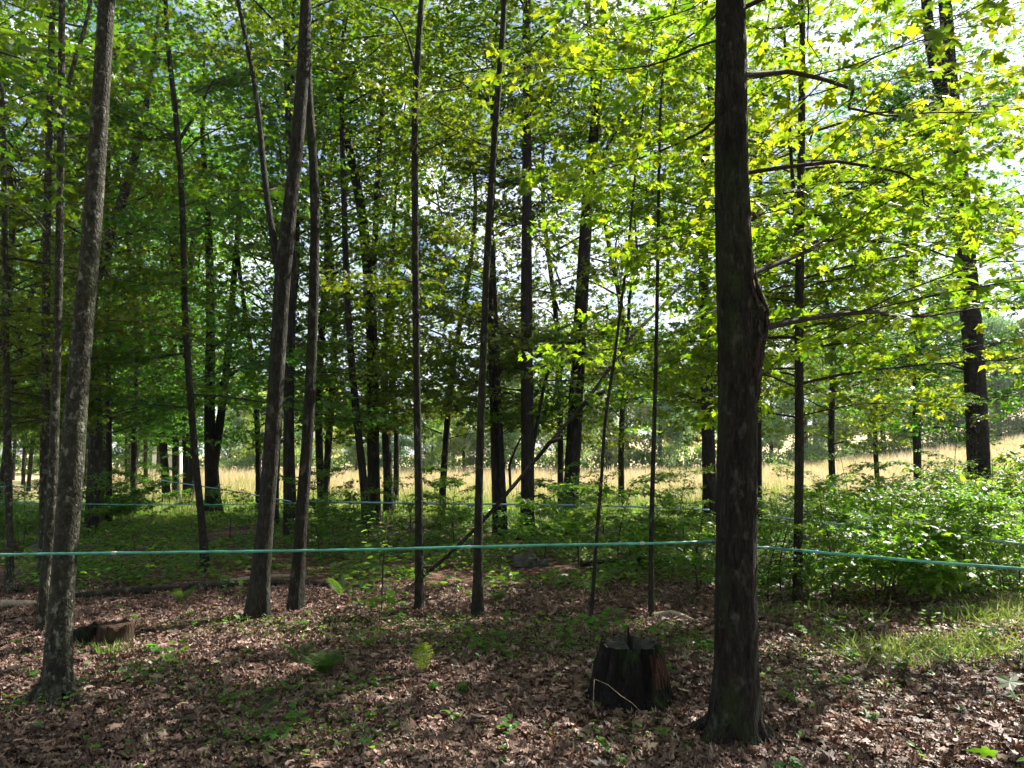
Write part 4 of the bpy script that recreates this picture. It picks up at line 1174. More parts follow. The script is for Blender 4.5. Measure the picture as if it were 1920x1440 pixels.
# ------------------------------------------------------------------ stumps
def black_stump():
    b = gpt(1190, 1330) + Vector((0, 0.16, 0))
    b.z = gz(b.x, b.y)
    root = thing('tree_stump', 'black rotting stump with green moss and a brown decayed side, left of the burled maple', 'stump', tuple(b))
    n, sd = 46, 96
    P = [(0, 0, -0.06 + 0.42 * k / (n - 1)) for k in range(n)]
    def disp(Pp, th, R):
        out = np.zeros_like(R)
        for i, p in enumerate(Pp):
            h = p[2] + 0.06
            for j, a in enumerate(th):
                c, s_ = math.cos(a), math.sin(a)
                r = 0.018 * abs(math.sin(4.5 * a + 0.6 + 1.2 * mnoise.noise(Vector((c, s_, h * 2))))) * 2 - 0.03
                r *= 1.1; r += 0.03 * mnoise.noise(Vector((c * 2.5, s_ * 2.5, h * 2))) + 0.022 * mnoise.noise(Vector((c * 11, s_ * 11, h * 5)))
                r += 0.010 * mnoise.noise(Vector((c * 30, s_ * 30, h * 12)))
                r += (0.07 + 0.05 * math.cos(5 * a + 1)) * math.exp(-h / 0.075)
                out[i, j] = r
        return out
    tb = Tubes()
    rad = [0.275 - 0.095 * (k / (n - 1)) ** 0.9 for k in range(n)]
    tb.add(P, rad, sd, disp, cap=False)
    V = np.concatenate(tb.V)
    th = np.arctan2(V[:, 1], V[:, 0])
    # uneven rim: two lobes with a notch between them
    top = V[:, 2] > 0.18
    for i in np.where(top)[0]:
        k = (V[i, 2] - 0.18) / 0.20
        lim = 0.012 * mnoise.noise(Vector((math.cos(th[i]) * 3, math.sin(th[i]) * 3, 0))) - 0.03 * math.exp(-((math.cos(th[i]) - 0.12) / 0.10) ** 2) * (math.sin(th[i]) < 0) + 0.010 * mnoise.noise(Vector((math.cos(th[i]) * 14, math.sin(th[i]) * 14, 3)))
        V[i, 2] += lim * k
    link('body', mesh_np('body', V, [np.concatenate(tb.Q)], M['rotten'], smooth=True), root)
    # broken cut surface: two flats and a sunken heart
    rim = V[-sd:] if False else V[(n - 1) * sd:n * sd]
    rings = [rim]; 
    for q in (0.86, 0.6, 0.35, 0.12):
        R_ = rim.copy(); R_[:, :2] *= q
        for v in R_:
            v[2] = (0.356 if v[0] > 0.04 else 0.342) - 0.05 * (abs(v[0] - 0.02) < 0.03) + 0.014 * mnoise.noise(Vector((v[0] * 22, v[1] * 22, 1)))
            v[2] = min(v[2], 0.37)
        rings.append(R_)
    T = np.concatenate(rings); T = np.concatenate([T, [[0.02, 0, 0.28]]])
    i = np.arange(4)[:, None] * sd; j = np.arange(sd)[None, :]; k = (j + 1) % sd
    q = np.stack([i + j, i + k, i + sd + k, i + sd + j], -1).reshape(-1, 4)
    l_ = 4 * sd + np.arange(sd)
    link('cut_top', mesh_np('cut_top', T, [q, np.stack([l_, np.roll(l_, -1), np.full(sd, 5 * sd)], -1)], M['rotten_top'], smooth=True), root)
    t2 = Tubes(); t2.add([(0.01, 0.02, 0.24), (0.0, 0.02, 0.36), (-0.008, 0.02, 0.43), (-0.004, 0.02, 0.47)], [0.022, 0.014, 0.008, 0.002], 7, bark_disp(3, .2, furrow=.1))
    link('splinter', t2.mesh('splinter', M['rotten']), root)
    t2 = Tubes()   # decayed brown strip on the right flank
    for s_ in range(9):
        a = -0.98 + 0.10 * s_ + random.uniform(-.03, .03)
        pts = []
        for kk in range(7):
            h = 0.13 + random.uniform(-0.02, 0.03) + (0.20 - 0.01 * s_) * kk / 6
            r_ = 0.268 - 0.095 * (h / 0.38) ** 0.9 + 0.008
            pts.append((r_ * math.cos(a), r_ * math.sin(a), h))
        t2.add(pts, [0.010, 0.014, 0.015, 0.014, 0.015, 0.013, 0.008], 7, bark_disp(s_, .3, furrow=.2))
    link('decayed_wood', t2.mesh('decayed_wood', M['heart']), root)
    for az, ln, r0 in ((-0.25, 0.24, 0.035), (3.3, 0.16, 0.04), (-2.2, 0.12, 0.045), (-1.2, 0.12, 0.04)):
        pts = []
        for kk in range(7):
            f = kk / 6; d_ = 0.2 + ln * f
            x, y = d_ * math.cos(az), d_ * math.sin(az)
            pts.append((x, y, gz(x + b.x, y + b.y) - b.z + 0.06 * (1 - f) ** 2 - 0.01))
        t3 = Tubes(); t3.add(pts, [r0 * (1 - 0.75 * kk / 6) for kk in range(7)], 9, bark_disp(az, 0.2, furrow=.1))
        link('root', t3.mesh('root', M['rotten']), root)
    return b


SB = black_stump()


def stick(px1, py1, px2, py2, w, label, mat='pale_wood', h1=0.0, h2=0.0, forks=0, name='fallen_stick', cat='stick', Yadd=0.0, group=None, wob=0.02, n=14):
    a, c = gpt(px1, py1), gpt(px2, py2)
    a.z += h1; c.z += h2; a.y += Yadd; c.y += Yadd
    w_ = w / F * a.y / 2
    ln = (c - a).length
    pts = []
    r = random.Random(px1 * 7 + py1)
    ph = r.uniform(0, 6)
    for k in range(n):
        f = k / (n - 1); p = a.lerp(c, f)
        p += Vector((r.uniform(-1, 1) * wob * .3, wob * 2 * math.sin(2.6 * f + ph), 0)) * min(1, ln)
        zz = gz(p.x, p.y) + w_ * 0.8
        base = a.z + (c.z - a.z) * f
        p.z = max(zz, base) if (h1 or h2) else zz + 0.012 * math.sin(5 * f + ph)
        pts.append(p)
    root = pts[0].copy()
    tb = Tubes()
    tb.add([p - root for p in pts], [w_ * (1 - 0.5 * k / (n - 1)) for k in range(n)], 9, bark_disp(ph, 0.18, furrow=0.08))
    for q in range(forks):
        i = r.randrange(3, n - 3); d = (pts[i + 1] - pts[i]).normalized(); sd = r.choice((-1, 1))
        e = Vector((d.x * .6 - d.y * sd * .8, d.y * .6 + d.x * sd * .8, 0.15)) * ln * r.uniform(0.15, 0.3)
        tb.add([pts[i] - root, pts[i] - root + e * .5 + Vector((0, 0, .01)), pts[i] - root + e], [w_ * .5, w_ * .35, w_ * .15], 6)
    o = link(name, tb.mesh(name, M[mat]), None, tuple(root))
    return tagit(o, label, cat, group)


# low cut stump at the left
def low_stump():
    b = gpt(186, 1212) + Vector((0, 0.12, 0)); b.z = gz(b.x, b.y)
    root = thing('tree_stump', 'low broken brown stump lying against the left grey maple', 'stump', tuple(b))
    for (x, y, r0, h, mat, seed) in ((0.07, 0, 0.135, 0.15, 'stumpwood', 1), (-0.16, 0.02, 0.115, 0.12, 'rotten', 5)):
        n, sd = 14, 44
        tb = Tubes()
        tb.add([(x, y, -0.05 + (h + 0.05) * k / (n - 1)) for k in range(n)], [r0 * (1.12 - 0.12 * k / (n - 1)) for k in range(n)], sd,
               lambda P_, t_, R_, s_=seed: R_ * np.array([[0.10 * mnoise.noise(Vector((math.cos(a) * 3 + s_, math.sin(a) * 3, p[2] * 4))) + 0.07 * mnoise.noise(Vector((math.cos(a) * 13, math.sin(a) * 13 + s_, p[2] * 9))) for a in t_] for p in P_]))
        V = np.concatenate(tb.V)
        for v in V:
            if v[2] > h - 0.04: v[2] += 0.05 * mnoise.noise(Vector((v[0] * 25, v[1] * 25, seed)))
        link('stump_block', mesh_np('stump_block', V, [np.concatenate(tb.Q), np.concatenate(tb.T)], M[mat], smooth=True), root)


low_stump()

# fallen log and other dead wood
def log(pts_px, label, mat, stub=None, name='fallen_log', cat='log'):
    P, w = [], []
    for px, py, wd in pts_px:
        p = gpt(px, py); r_ = wd / 2 / F * p.y; P.append(Vector((p.x, p.y, gz(p.x, p.y) + r_ * 0.75))); w.append(r_)
    root = thing(name, label, cat, tuple(P[0]))
    Q, ww = smooth_path(P, w, 60)
    tb = Tubes(); tb.add(Q - np.array(P[0]), ww, 16, bark_disp(px, 0.12, furrow=0.08))
    link('trunk', tb.mesh('trunk', M[mat]), root)
    if stub:
        i = stub; t2 = Tubes(); q = Vector(Q[i]) - P[0]
        t2.add([q, q + Vector((0.03, -0.10, 0.02)), q + Vector((0.05, -0.20, -0.02))], [ww[i] * 0.9, ww[i] * 0.75, ww[i] * 0.5], 12, bark_disp(2, .25, furrow=.15))
        link('broken_stub', t2.mesh('broken_stub', M['rotten']), root)


log([(118, 1128, 15), (250, 1116, 16), (330, 1110, 17), (420, 1104, 16), (520, 1098, 13), (620, 1102, 11), (700, 1106, 8)], 'long grey fallen log with a black broken stub, lying behind the left trunks', 'bark_brown', 20)
log([(-40, 1146, 20), (10, 1140, 18), (66, 1138, 13)], 'short pale weathered log end at the left edge', 'pale_wood')
log([(430, 1094, 8), (480, 1086, 8), (560, 1082, 6)], 'thin grey fallen limb lying just behind the long log', 'pale_wood')
log([(1090, 1062, 12), (1230, 1056, 12), (1330, 1062, 10)], 'dark fallen limb in the shade behind the pale-footed sapling', 'bark_black')
log([(1225, 1158, 10), (1262, 1156, 13), (1300, 1168, 8)], 'bright sunlit piece of dead wood at the foot of the pale-footed sapling', 'pale_wood')
log([(1418, 1172, 7), (1450, 1174, 7), (1484, 1180, 5)], 'pale stick of dead wood just right of the burled maple', 'pale_wood')

# leaning dead branch
P, w = [], []
for i, (px, py, wd) in enumerate(((762, 1112, 9), (830, 1052, 11), (900, 984, 12), (968, 905, 12), (1030, 832, 12), (1085, 768, 12), (1130, 712, 13), (1165, 655, 12), (1205, 608, 11), (1232, 586, 10), (1262, 548, 8), (1310, 505, 5))):
    Y = 8.9 + 3.6 * i / 9
    p = at(px, py, Y) if i else gpt(762, 1112) + Vector((0, 0, .03))
    P.append(p); w.append(wd / 2 / F * Y)
lean = thing('leaning_dead_branch', 'long bare dead branch leaning diagonally to the right across the middle trunks', 'branch', tuple(P[0]))
Q, ww = smooth_path(P, w, 90)
tb = Tubes(); tb.add(Q - np.array(P[0]), ww * 0.56, 10, bark_disp(2, 0.16, furrow=0.06))
link('stem', tb.mesh('stem', M['bark_dark']), lean)
def side_limb(a, pts, name='side_branch'):
    q0 = Vector(Q[a]); pp = [q0 - P[0]]; rr_ = [pts[0][2] / 2 / F * q0.y]
    for px, py, wd in pts: pp.append(at(px, py, q0.y - 0.05) - P[0]); rr_.append(wd / 2 / F * q0.y)
    t2 = Tubes(); t2.add(pp, rr_, 8, bark_disp(a, .1)); link(name, t2.mesh(name, M['bark_black']), lean)
def near_i(px):
    return int(np.argmin([abs((q[0] / q[1]) * F / 1.0 + 960 - px) for q in Q]))
side_limb(near_i(1092), [(1112, 744, 10), (1134, 733, 9)])
side_limb(near_i(1012), [(1030, 830, 8), (1052, 822, 7)])
side_limb(near_i(958), [(955, 872, 5), (968, 838, 4), (980, 815, 3)])
side_limb(near_i(1176), [(1178, 610, 7), (1180, 560, 6), (1195, 480, 5), (1190, 400, 4)])

# sap tubing
def tube_line(name, pts, r, mat, label, cat='tubing', extra=None):
    Q, _ = smooth_path(pts, [1] * len(pts), 160)
    root = Vector(Q[0])
    tb = Tubes(); tb.add(Q - np.array(root), r, 10)
    o = link(name, tb.mesh(name, M[mat]), None, tuple(root))
    tagit(o, label, cat)
    return o


ty = BIG.location.y
zt = at(1380, 1018, ty).z
br = 0.118
bx = BIG.location.x
ls = at(-60, 1041, 4.3); le = at(2000, 1073, 3.5)
arc = [Vector((bx + br * math.cos(a), ty + br * math.sin(a), zt - 0.006 * k)) for k, a in enumerate((2.5, 2.1, 1.7, 1.3, 0.9, 0.5))]
tl = [ls, at(300, 1036, 4.28), at(700, 1030, 4.26), at(1000, 1023, 4.26), at(1240, 1018, 4.26)] + arc + [at(1440, 1027, ty + 0.02), at(1560, 1038, 4.0), at(1740, 1053, 3.8), le]
P3 = []
for a_, b_ in zip(tl[:-1], tl[1:]):
    P3 += [a_.lerp(b_, f / 12) for f in range(12)]
P3.append(tl[-1])
for k_, p_ in enumerate(P3): p_.z += 0.0012 * math.sin(k_ * 0.23)
tub = thing('sap_tubing', 'taut green plastic sap tubing strung across the foreground and round the burled maple', 'tubing', tuple(P3[0]))
tb = Tubes(); tb.add([p - P3[0] for p in P3], 0.0074, 10)
link('hose', tb.mesh('hose', M['tube']), tub)
for k_, m_ in ((9, 'wire'), (31, 'tube_blue'), (46, 'wire'), (59, 'tube_blue'), (130, 'wire'), (141, 'tube_blue')):
    if k_ + 1 >= len(P3): continue
    a_ = P3[k_]; d_ = (P3[k_ + 1] - a_).normalized()
    t2 = Tubes(); t2.add([a_ - P3[0] + d_ * q_ for q_ in (0, 0.004, 0.022, 0.026)], [0.0082, 0.0098, 0.0098, 0.0082], 10)
    link('fitting', t2.mesh('fitting', M[m_]), tub)
tube_line('sap_tubing', [at(-100, 940, 12.5), at(200, 946, 12.6), at(400, 947, 12.7), at(560, 943, 13)], 0.008, 'tube', 'thin green sap line running level behind the left trunks')
tube_line('sap_tubing', [at(560, 940, 13.2), at(800, 944, 13.4), at(1000, 946, 13.6), at(1180, 949, 13.8), at(1330, 956, 14)], 0.016, 'tube_blue', 'blue grey sap line stretched in front of the field at centre')
tube_line('sap_tubing', [at(300, 900, 16), at(420, 918, 15.5), at(500, 932, 14.5), at(545, 940, 13.5)], 0.011, 'tube_blue', 'short blue sap line slanting down from the clump by the white shed')
tube_line('sap_tubing', [at(1440, 968, 9.5), at(1590, 985, 9), at(1760, 1002, 8.4), at(1990, 1028, 7.8)], 0.011, 'tube_blue', 'blue sap line half hidden in the bushes on the right')
tube_line('sap_tubing', [at(-60, 912, 14), at(40, 913, 14), at(95, 914, 14)], 0.007, 'tube', 'short green sap line at the left edge, above the others')

# boulders
def boulder(px, py, w, label, seed):
    p = gpt(px, py); r = w / 2 / F * p.y
    n, sd = 12, 20; V = []
    for i in range(n):
        f = math.pi * i / (n - 1)
        for j in range(sd):
            a = 2 * math.pi * j / sd
            d = Vector((math.sin(f) * math.cos(a), math.sin(f) * math.sin(a), math.cos(f)))
            k = 1 + 0.35 * mnoise.noise(d * 1.6 + Vector((seed, 0, 0))) + 0.12 * mnoise.noise(d * 5 + Vector((0, seed, 0)))
            V.append((d.x * r * k, d.y * r * k * .8, max(-0.05, d.z * r * 0.72 * k)))
    i = np.arange(n - 1)[:, None] * sd; j = np.arange(sd)[None, :]; k = (j + 1) % sd
    q = np.stack([i + j, i + sd + j, i + sd + k, i + k], -1).reshape(-1, 4)
    o = link('boulder', mesh_np('boulder', V, [q], M['stone'], smooth=False), None, (p.x, p.y, p.z + r * .3))
    tagit(o, label, 'boulder')


boulder(985, 1062, 52, 'dark mossy boulder behind the slim smooth maple, in deep shade', 3)
boulder(1015, 1062, 26, 'small stone beside the mossy boulder', 8)
boulder(70, 1040, 38, 'pale stone in the undergrowth at the far left', 5)
boulder(190, 985, 40, 'stone in the undergrowth right of the grey foreground maple', 12)

# ------------------------------------------------------------------ ferns
def frond_arrays(rng, L, width=0.34, n=18, curve=0.5):
    """one fern frond rising along +X/+Z; returns vertices, triangles"""
    V, T = [], []
    pts = []
    for i in range(n + 1):
        u = i / n
        a = math.radians(78) * (1 - u) + math.radians(78 - 95 * curve) * u
        if i == 0: pts.append(np.array([0, 0, 0.0]))
        else: pts.append(pts[-1] + L / n * np.array([math.cos(a), 0, math.sin(a)]))
    pts = np.array(pts)
    def tri(*v):
        k = len(V); V.extend(v); T.append((k, k + 1, k + 2))
    for i in range(n):
        wv = np.array([0, 0.004 * (1 - i / n) + 0.0008, 0])
        tri(pts[i] - wv, pts[i] + wv, pts[i + 1])
        u = i / n
        if u < 0.16: continue
        pl = L * width * math.sin(math.pi * min(1, (u - 0.12) / 0.88 * 0.80 + 0.14)) ** 0.8 * 0.72
        d = pts[i + 1] - pts[i]; d /= np.linalg.norm(d)
        nrm = np.array([-d[2], 0, d[0]])
        for s_ in (-1, 1):
            e = np.array([0, s_, 0]) * 0.92 + d * 0.38 - nrm * rng.uniform(0.0, 0.22)
            e = e / np.linalg.norm(e); h = L / n * 0.62
            m_ = 5
            for q in range(m_):   # toothed pinna built of overlapping small lobes
                a0, a1 = q / m_, (q + 1.35) / m_
                w0 = h * (1 - q / m_) ** 0.6
                b0 = pts[i] + e * pl * a0; b1 = pts[i] + e * pl * min(1, a1)
                tri(b0 - d * w0, b0 + d * w0, b1)
    return np.array(V), np.array(T)


def fern(px, py, n, L, label, v0, up=False, spread=1.0):
    p = gpt(px, py)
    root = thing('fern', label, 'fern', tuple(p))
    rng = np.random.default_rng(px * 3 + py)
    for k in range(n):
        V, T = frond_arrays(rng, L * (0.78 if not up else 1) * rng.uniform(0.75, 1.1), curve=rng.uniform(0.55, 0.95) if not up else 0.12, width=0.30 if not up else 0.5)
        az = (2 * math.pi * k / n + rng.normal(0, .3)) if not up else 1.2
        fo_ = link('frond', mesh_np('frond', V, [T], M['fern'], attr=np.clip(v0 + rng.normal(0, .15 if not up else .03, len(V)), 0, 1)), root, (0.02 * math.cos(az), 0.02 * math.sin(az), 0), (rng.normal(0, .1), 0, az if not up else -1.35 + 0.4 * k))
        if up: fo_.color = (1.7, 1.6, 1.5, 1)  # raised tint puts sunlight into the upright frond's colour
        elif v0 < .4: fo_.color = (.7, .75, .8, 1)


fern(788, 1266, 1, 0.28, 'single small bright lime fern frond standing upright in a sunlit patch', 1.0, True)
fern(606, 1268, 18, 0.34, 'low spreading dark green fern clump left of the bright frond', 0.35)
fern(560, 1240, 8, 0.26, 'small dark fern beside the large fern clump', 0.3)
fern(690, 1215, 8, 0.26, 'dark fern at the foot of the leafy seedlings in the middle', 0.5)
fern(480, 1350, 7, 0.17, 'tiny fern tuft in the lower left leaf litter', 0.4)
fern(1130, 1290, 6, 0.2, 'small green fern tuft left of the black stump', 0.4)
fern(250, 1100, 9, 0.40, 'fern against the long fallen log', 0.3)
fern(340, 1130, 7, 0.34, 'upright fern in front of the log stub', 0.5)
fern(930, 1130, 9, 0.34, 'fern right of the slim smooth maple foot', 0.35)
fern(640, 1120, 9, 0.42, 'fern behind the middle seedlings', 0.4)

# ------------------------------------------------------------------ seedlings with single leaves
LEAF_M = [mesh_np('leaf', t[0], [t[1]], M['bush'], attr=np.full(len(t[0]), v)) for t, v in ((MAPLE, .35), (MAPLE, .75), (OVAL, .4), (OVAL, .8))]
LEAF_C = [mesh_np('leaf', MAPLE[0], [MAPLE[1]], M['leaf'], attr=np.full(len(MAPLE[0]), v)) for v in (.3, .7)]
STEMS = []
for k in range(5):
    r = random.Random(900 + k); tb = Tubes()
    tb.add([(0, 0, -0.02), (r.uniform(-.03, .03), r.uniform(-.03, .03), 0.45), (r.uniform(-.08, .08), r.uniform(-.08, .08), 1.0)], [0.010, 0.008, 0.004], 5)
    STEMS.append(tb.mesh('stem', M['twig']))
rs = random.Random(77)


def frame_euler(d, n):
    d = d.normalized(); x = d.cross(n).normalized(); z = x.cross(d)
    from mathutils import Matrix
    return Matrix((x, d, z)).transposed().to_euler()


def seedling(px, py, h, nl, size, label, kind='m', group=None, tint=(1, 1, 1), spread=0.6, name='seedling', cat='seedling', pos=None):
    p = gpt(px, py) if pos is None else pos
    root = thing(name, label, cat, tuple(p), group)
    if h > 0.02:
        link('stem', STEMS[rs.randrange(5)], root, (0, 0, 0), (0, 0, rs.uniform(0, 6)), (h, h, h))
    for k in range(nl):
        az = rs.uniform(0, 6.28) ; f = rs.uniform(0.35, 1.0) if nl > 4 else rs.uniform(0.85, 1)
        e = Vector((math.cos(az), math.sin(az), rs.uniform(-0.3, 0.25)))
        q = Vector((0, 0, h * f)) + e * spread * h * rs.uniform(0.1, 0.6) * (1.2 - 0.5 * f)
        n = Vector((rs.gauss(0, .35), rs.gauss(0, .35) - 0.15, 1))
        m_ = rs.choice(LEAF_M[:2] if kind == 'm' else LEAF_M[2:]) if kind != 'c' else rs.choice(LEAF_C)
        lf = link('leaf', m_, root, q, frame_euler(e, n), size * rs.uniform(0.65, 1.15))
        lf.color = (*[c * rs.uniform(.85, 1.15) for c in tint], 1)


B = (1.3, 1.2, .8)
for px, py, h, nl, sz, lab, kd, tn in (
    (712, 1178, 0.42, 26, 0.085, 'leafy maple seedling in the middle, left of the bare kinked trunk', 'm', B),
    (676, 1165, 0.35, 20, 0.085, 'seedling with broad leaves left of the leafy middle seedling', 'm', (1, 1.1, .8)),
    (745, 1185, 0.30, 16, 0.08, 'seedling with drooping leaves at the foot of the bare kinked trunk', 'm', (1, 1.1, .8)),
    (716, 1150, 1.0, 34, 0.09, 'tall thin sapling with pale bright leaves at chest height near the middle', 'o', B),
    (25, 1120, 0.55, 18, 0.10, 'seedling with fresh bright leaves at the far left edge', 'o', B),
    (1105, 1225, 0.30, 22, 0.075, 'maple seedling just left of the black stump', 'm', (1, 1.1, .8)),
    (1060, 1215, 0.26, 16, 0.075, 'low maple seedling further left of the black stump', 'm', (1, 1.1, .8)),
    (1150, 1200, 0.28, 18, 0.075, 'maple seedling behind the black stump', 'm', (1, 1.1, .8)),
    (930, 1215, 0.14, 9, 0.07, 'scattered-leaf seedling between slim smooth maple and stump', 'm', (1, 1.1, .8)),
    (900, 1235, 0.14, 9, 0.07, 'low seedling in the centre foreground below the slim smooth maple', 'm', (.9, 1, .8)),
    (1010, 1190, 0.2, 10, 0.07, 'seedling left of the crooked sapling', 'm', B),
    (960, 1172, 0.12, 7, 0.07, 'small sunlit seedling right of the slim smooth maple', 'm', B),
    (870, 1200, 0.12, 7, 0.07, 'small sunlit seedling left of the slim smooth maple foot', 'm', B),
    (250, 1285, 0.16, 10, 0.075, 'broad-leaved seedling right of the grey foreground maple', 'o', (.7, .9, .9)),
    (300, 1262, 0.20, 12, 0.075, 'seedling with soft green leaves in the left foreground', 'm', (.9, 1, .9)),
    (335, 1245, 0.20, 8, 0.07, 'seedling with a brighter top leaf in the left foreground', 'm', B),
    (140, 1305, 0.13, 6, 0.08, 'green sprig growing against the foot of the grey maple', 'o', (.7, .9, .9)),
    (50, 1280, 0.10, 6, 0.07, 'low seedling at the left edge beside the grey maple', 'm', (.7, .9, .9)),
    (150, 1400, 0.05, 5, 0.065, 'flat rosette of green leaves at the bottom left', 'o', (.8, .9, .9)),
    (215, 1350, 0.05, 5, 0.06, 'small rosette of leaves below the grey maple roots', 'o', (.8, .9, .9)),
    (60, 1375, 0.04, 4, 0.06, 'tiny leaf sprig in the bottom left corner', 'o', (.7, .9, .9)),
    (510, 1400, 0.10, 9, 0.06, 'seedling in the bottom centre left litter', 'm', (.8, 1, .8)),
    (560, 1365, 0.12, 10, 0.06, 'seedling patch below the dark fern clump', 'm', (.8, 1, .8)),
    (430, 1330, 0.10, 8, 0.06, 'low green seedling left of the dark fern clump', 'm', (.8, 1, .8)),
    (820, 1300, 0.08, 5, 0.065, 'seedling on a bent stem just right of the bright frond', 'm', (.9, 1, .9)),
    (742, 1378, 0.05, 3, 0.06, 'single upright leaf low in the centre litter', 'o', (.7, .9, .9)),
    (870, 1300, 0.07, 5, 0.07, 'flat green leaves in the centre litter', 'm', (.7, .9, .8)),
    (942, 1410, 0.03, 3, 0.055, 'bright green leaf lying at the bottom centre', 'm', B),
    (1235, 1205, 0.18, 9, 0.07, 'seedling with upright leaves behind the stump on its right', 'm', B),
    (1320, 1235, 0.16, 12, 0.06, 'feathery green seedling between stump and burled maple', 'm', (.8, 1, .8)),
    (1345, 1400, 0.05, 5, 0.06, 'sprig at the root foot of the burled maple', 'o', (.7, .9, .8)),
    (1590, 1240, 0.08, 9, 0.07, 'low spray of leaves on the leaf litter at lower right', 'm', (.8, .9, .8)),
    (1690, 1262, 0.10, 8, 0.075, 'small maple seedling in the middle of the right litter', 'm', (.8, .9, .8)),
    (1480, 1325, 0.08, 6, 0.065, 'seedling right of the burled maple foot', 'm', (.8, .9, .8)),
    (1800, 1345, 0.04, 3, 0.06, 'lone green leaf sprig at the lower right', 'o', (.7, .9, .8)),
    (1570, 1200, 0.20, 12, 0.08, 'broad leaved seedling at the front of the bushes, right', 'm', (1, 1.1, .8)),
    (1640, 1190, 0.24, 14, 0.08, 'seedling in front of the bright bush bank', 'o', B),
    (1510, 1180, 0.26, 14, 0.08, 'seedling beside the slender maple foot', 'o', B),
    (1740, 1200, 0.24, 16, 0.07, 'sunlit seedling among the grass at right', 'o', B),
    (1850, 1215, 0.20, 14, 0.08, 'low sunlit leaves at the right edge below the bushes', 'm', B)):
    seedling(px, py, h, nl, sz, lab, kd, None, tn)
# nearest leaves: drooping sprig at the right edge
p = at(1965, 1330, 2.35); p.z = gz(p.x, p.y)
seedling(0, 0, at(1930, 1285, 2.3).z + 0.02, 9, 0.10, 'large dark maple leaves close by at the right edge', 'c', None, (.7, .85, .8), 0.28, pos=Vector((at(1945, 1300, 2.3).x, 2.3, gz(1.6, 2.3))))
# many more tiny plants
rs2 = random.Random(5)
for k in range(130):
    y = 3.8 + 4.6 * rs2.random(); x = rs2.uniform(-0.7, 0.75) * y
    if (x - SB.x) ** 2 + (y - SB.y) ** 2 < 0.12 or (x - BIG.location.x) ** 2 + (y - BIG.location.y) ** 2 < 0.06: continue
    seedling(0, 0, rs2.uniform(0.02, 0.12), rs2.randint(2, 6), rs2.uniform(0.04, 0.07), 'tiny green seedling poking up through the dry leaf litter', rs2.choice('mo'), 'tiny seedlings in the leaf litter', (.9 * rs2.uniform(.8, 1.2), 1, .8), pos=Vector((x, y, gz(x, y))))

# grass tuft by the left stump
def tuft(px, py, n, L, label, r0=0.12):
    p = gpt(px, py); rng = np.random.default_rng(px)
    a = rng.uniform(0, 6.28, n); q = rng.uniform(0, r0, n)
    P_ = np.column_stack([q * np.cos(a) * 1.6, q * np.sin(a), np.zeros(n)])
    D_ = np.column_stack([np.cos(a) * rng.uniform(.1, .9, n), np.sin(a) * rng.uniform(.1, .9, n), rng.uniform(.5, 1, n)])
    o = link('grass_tuft', leaves_mesh('grass_tuft', P_, D_, rng.normal(0, 1, (n, 3)), L * rng.uniform(.5, 1, n), rng.uniform(0, .35, n), tpl, M['grass']), None, tuple(p))
    tagit(o, label, 'grass', kind='stuff')


tuft(212, 1226, 110, 0.13, 'tuft of thin pale grass in front of the low broken stump')
tuft(175, 1210, 40, 0.10, 'sparse grass at the side of the low broken stump')
tuft(1560, 1195, 90, 0.16, 'grass tuft at the edge of the sunlit weeds, right')
tuft(620, 1300, 60, 0.08, 'short reddish grass stubble below the dark fern clump')
tuft(1300, 1200, 60, 0.10, 'grass behind the black stump and left of the burled maple')

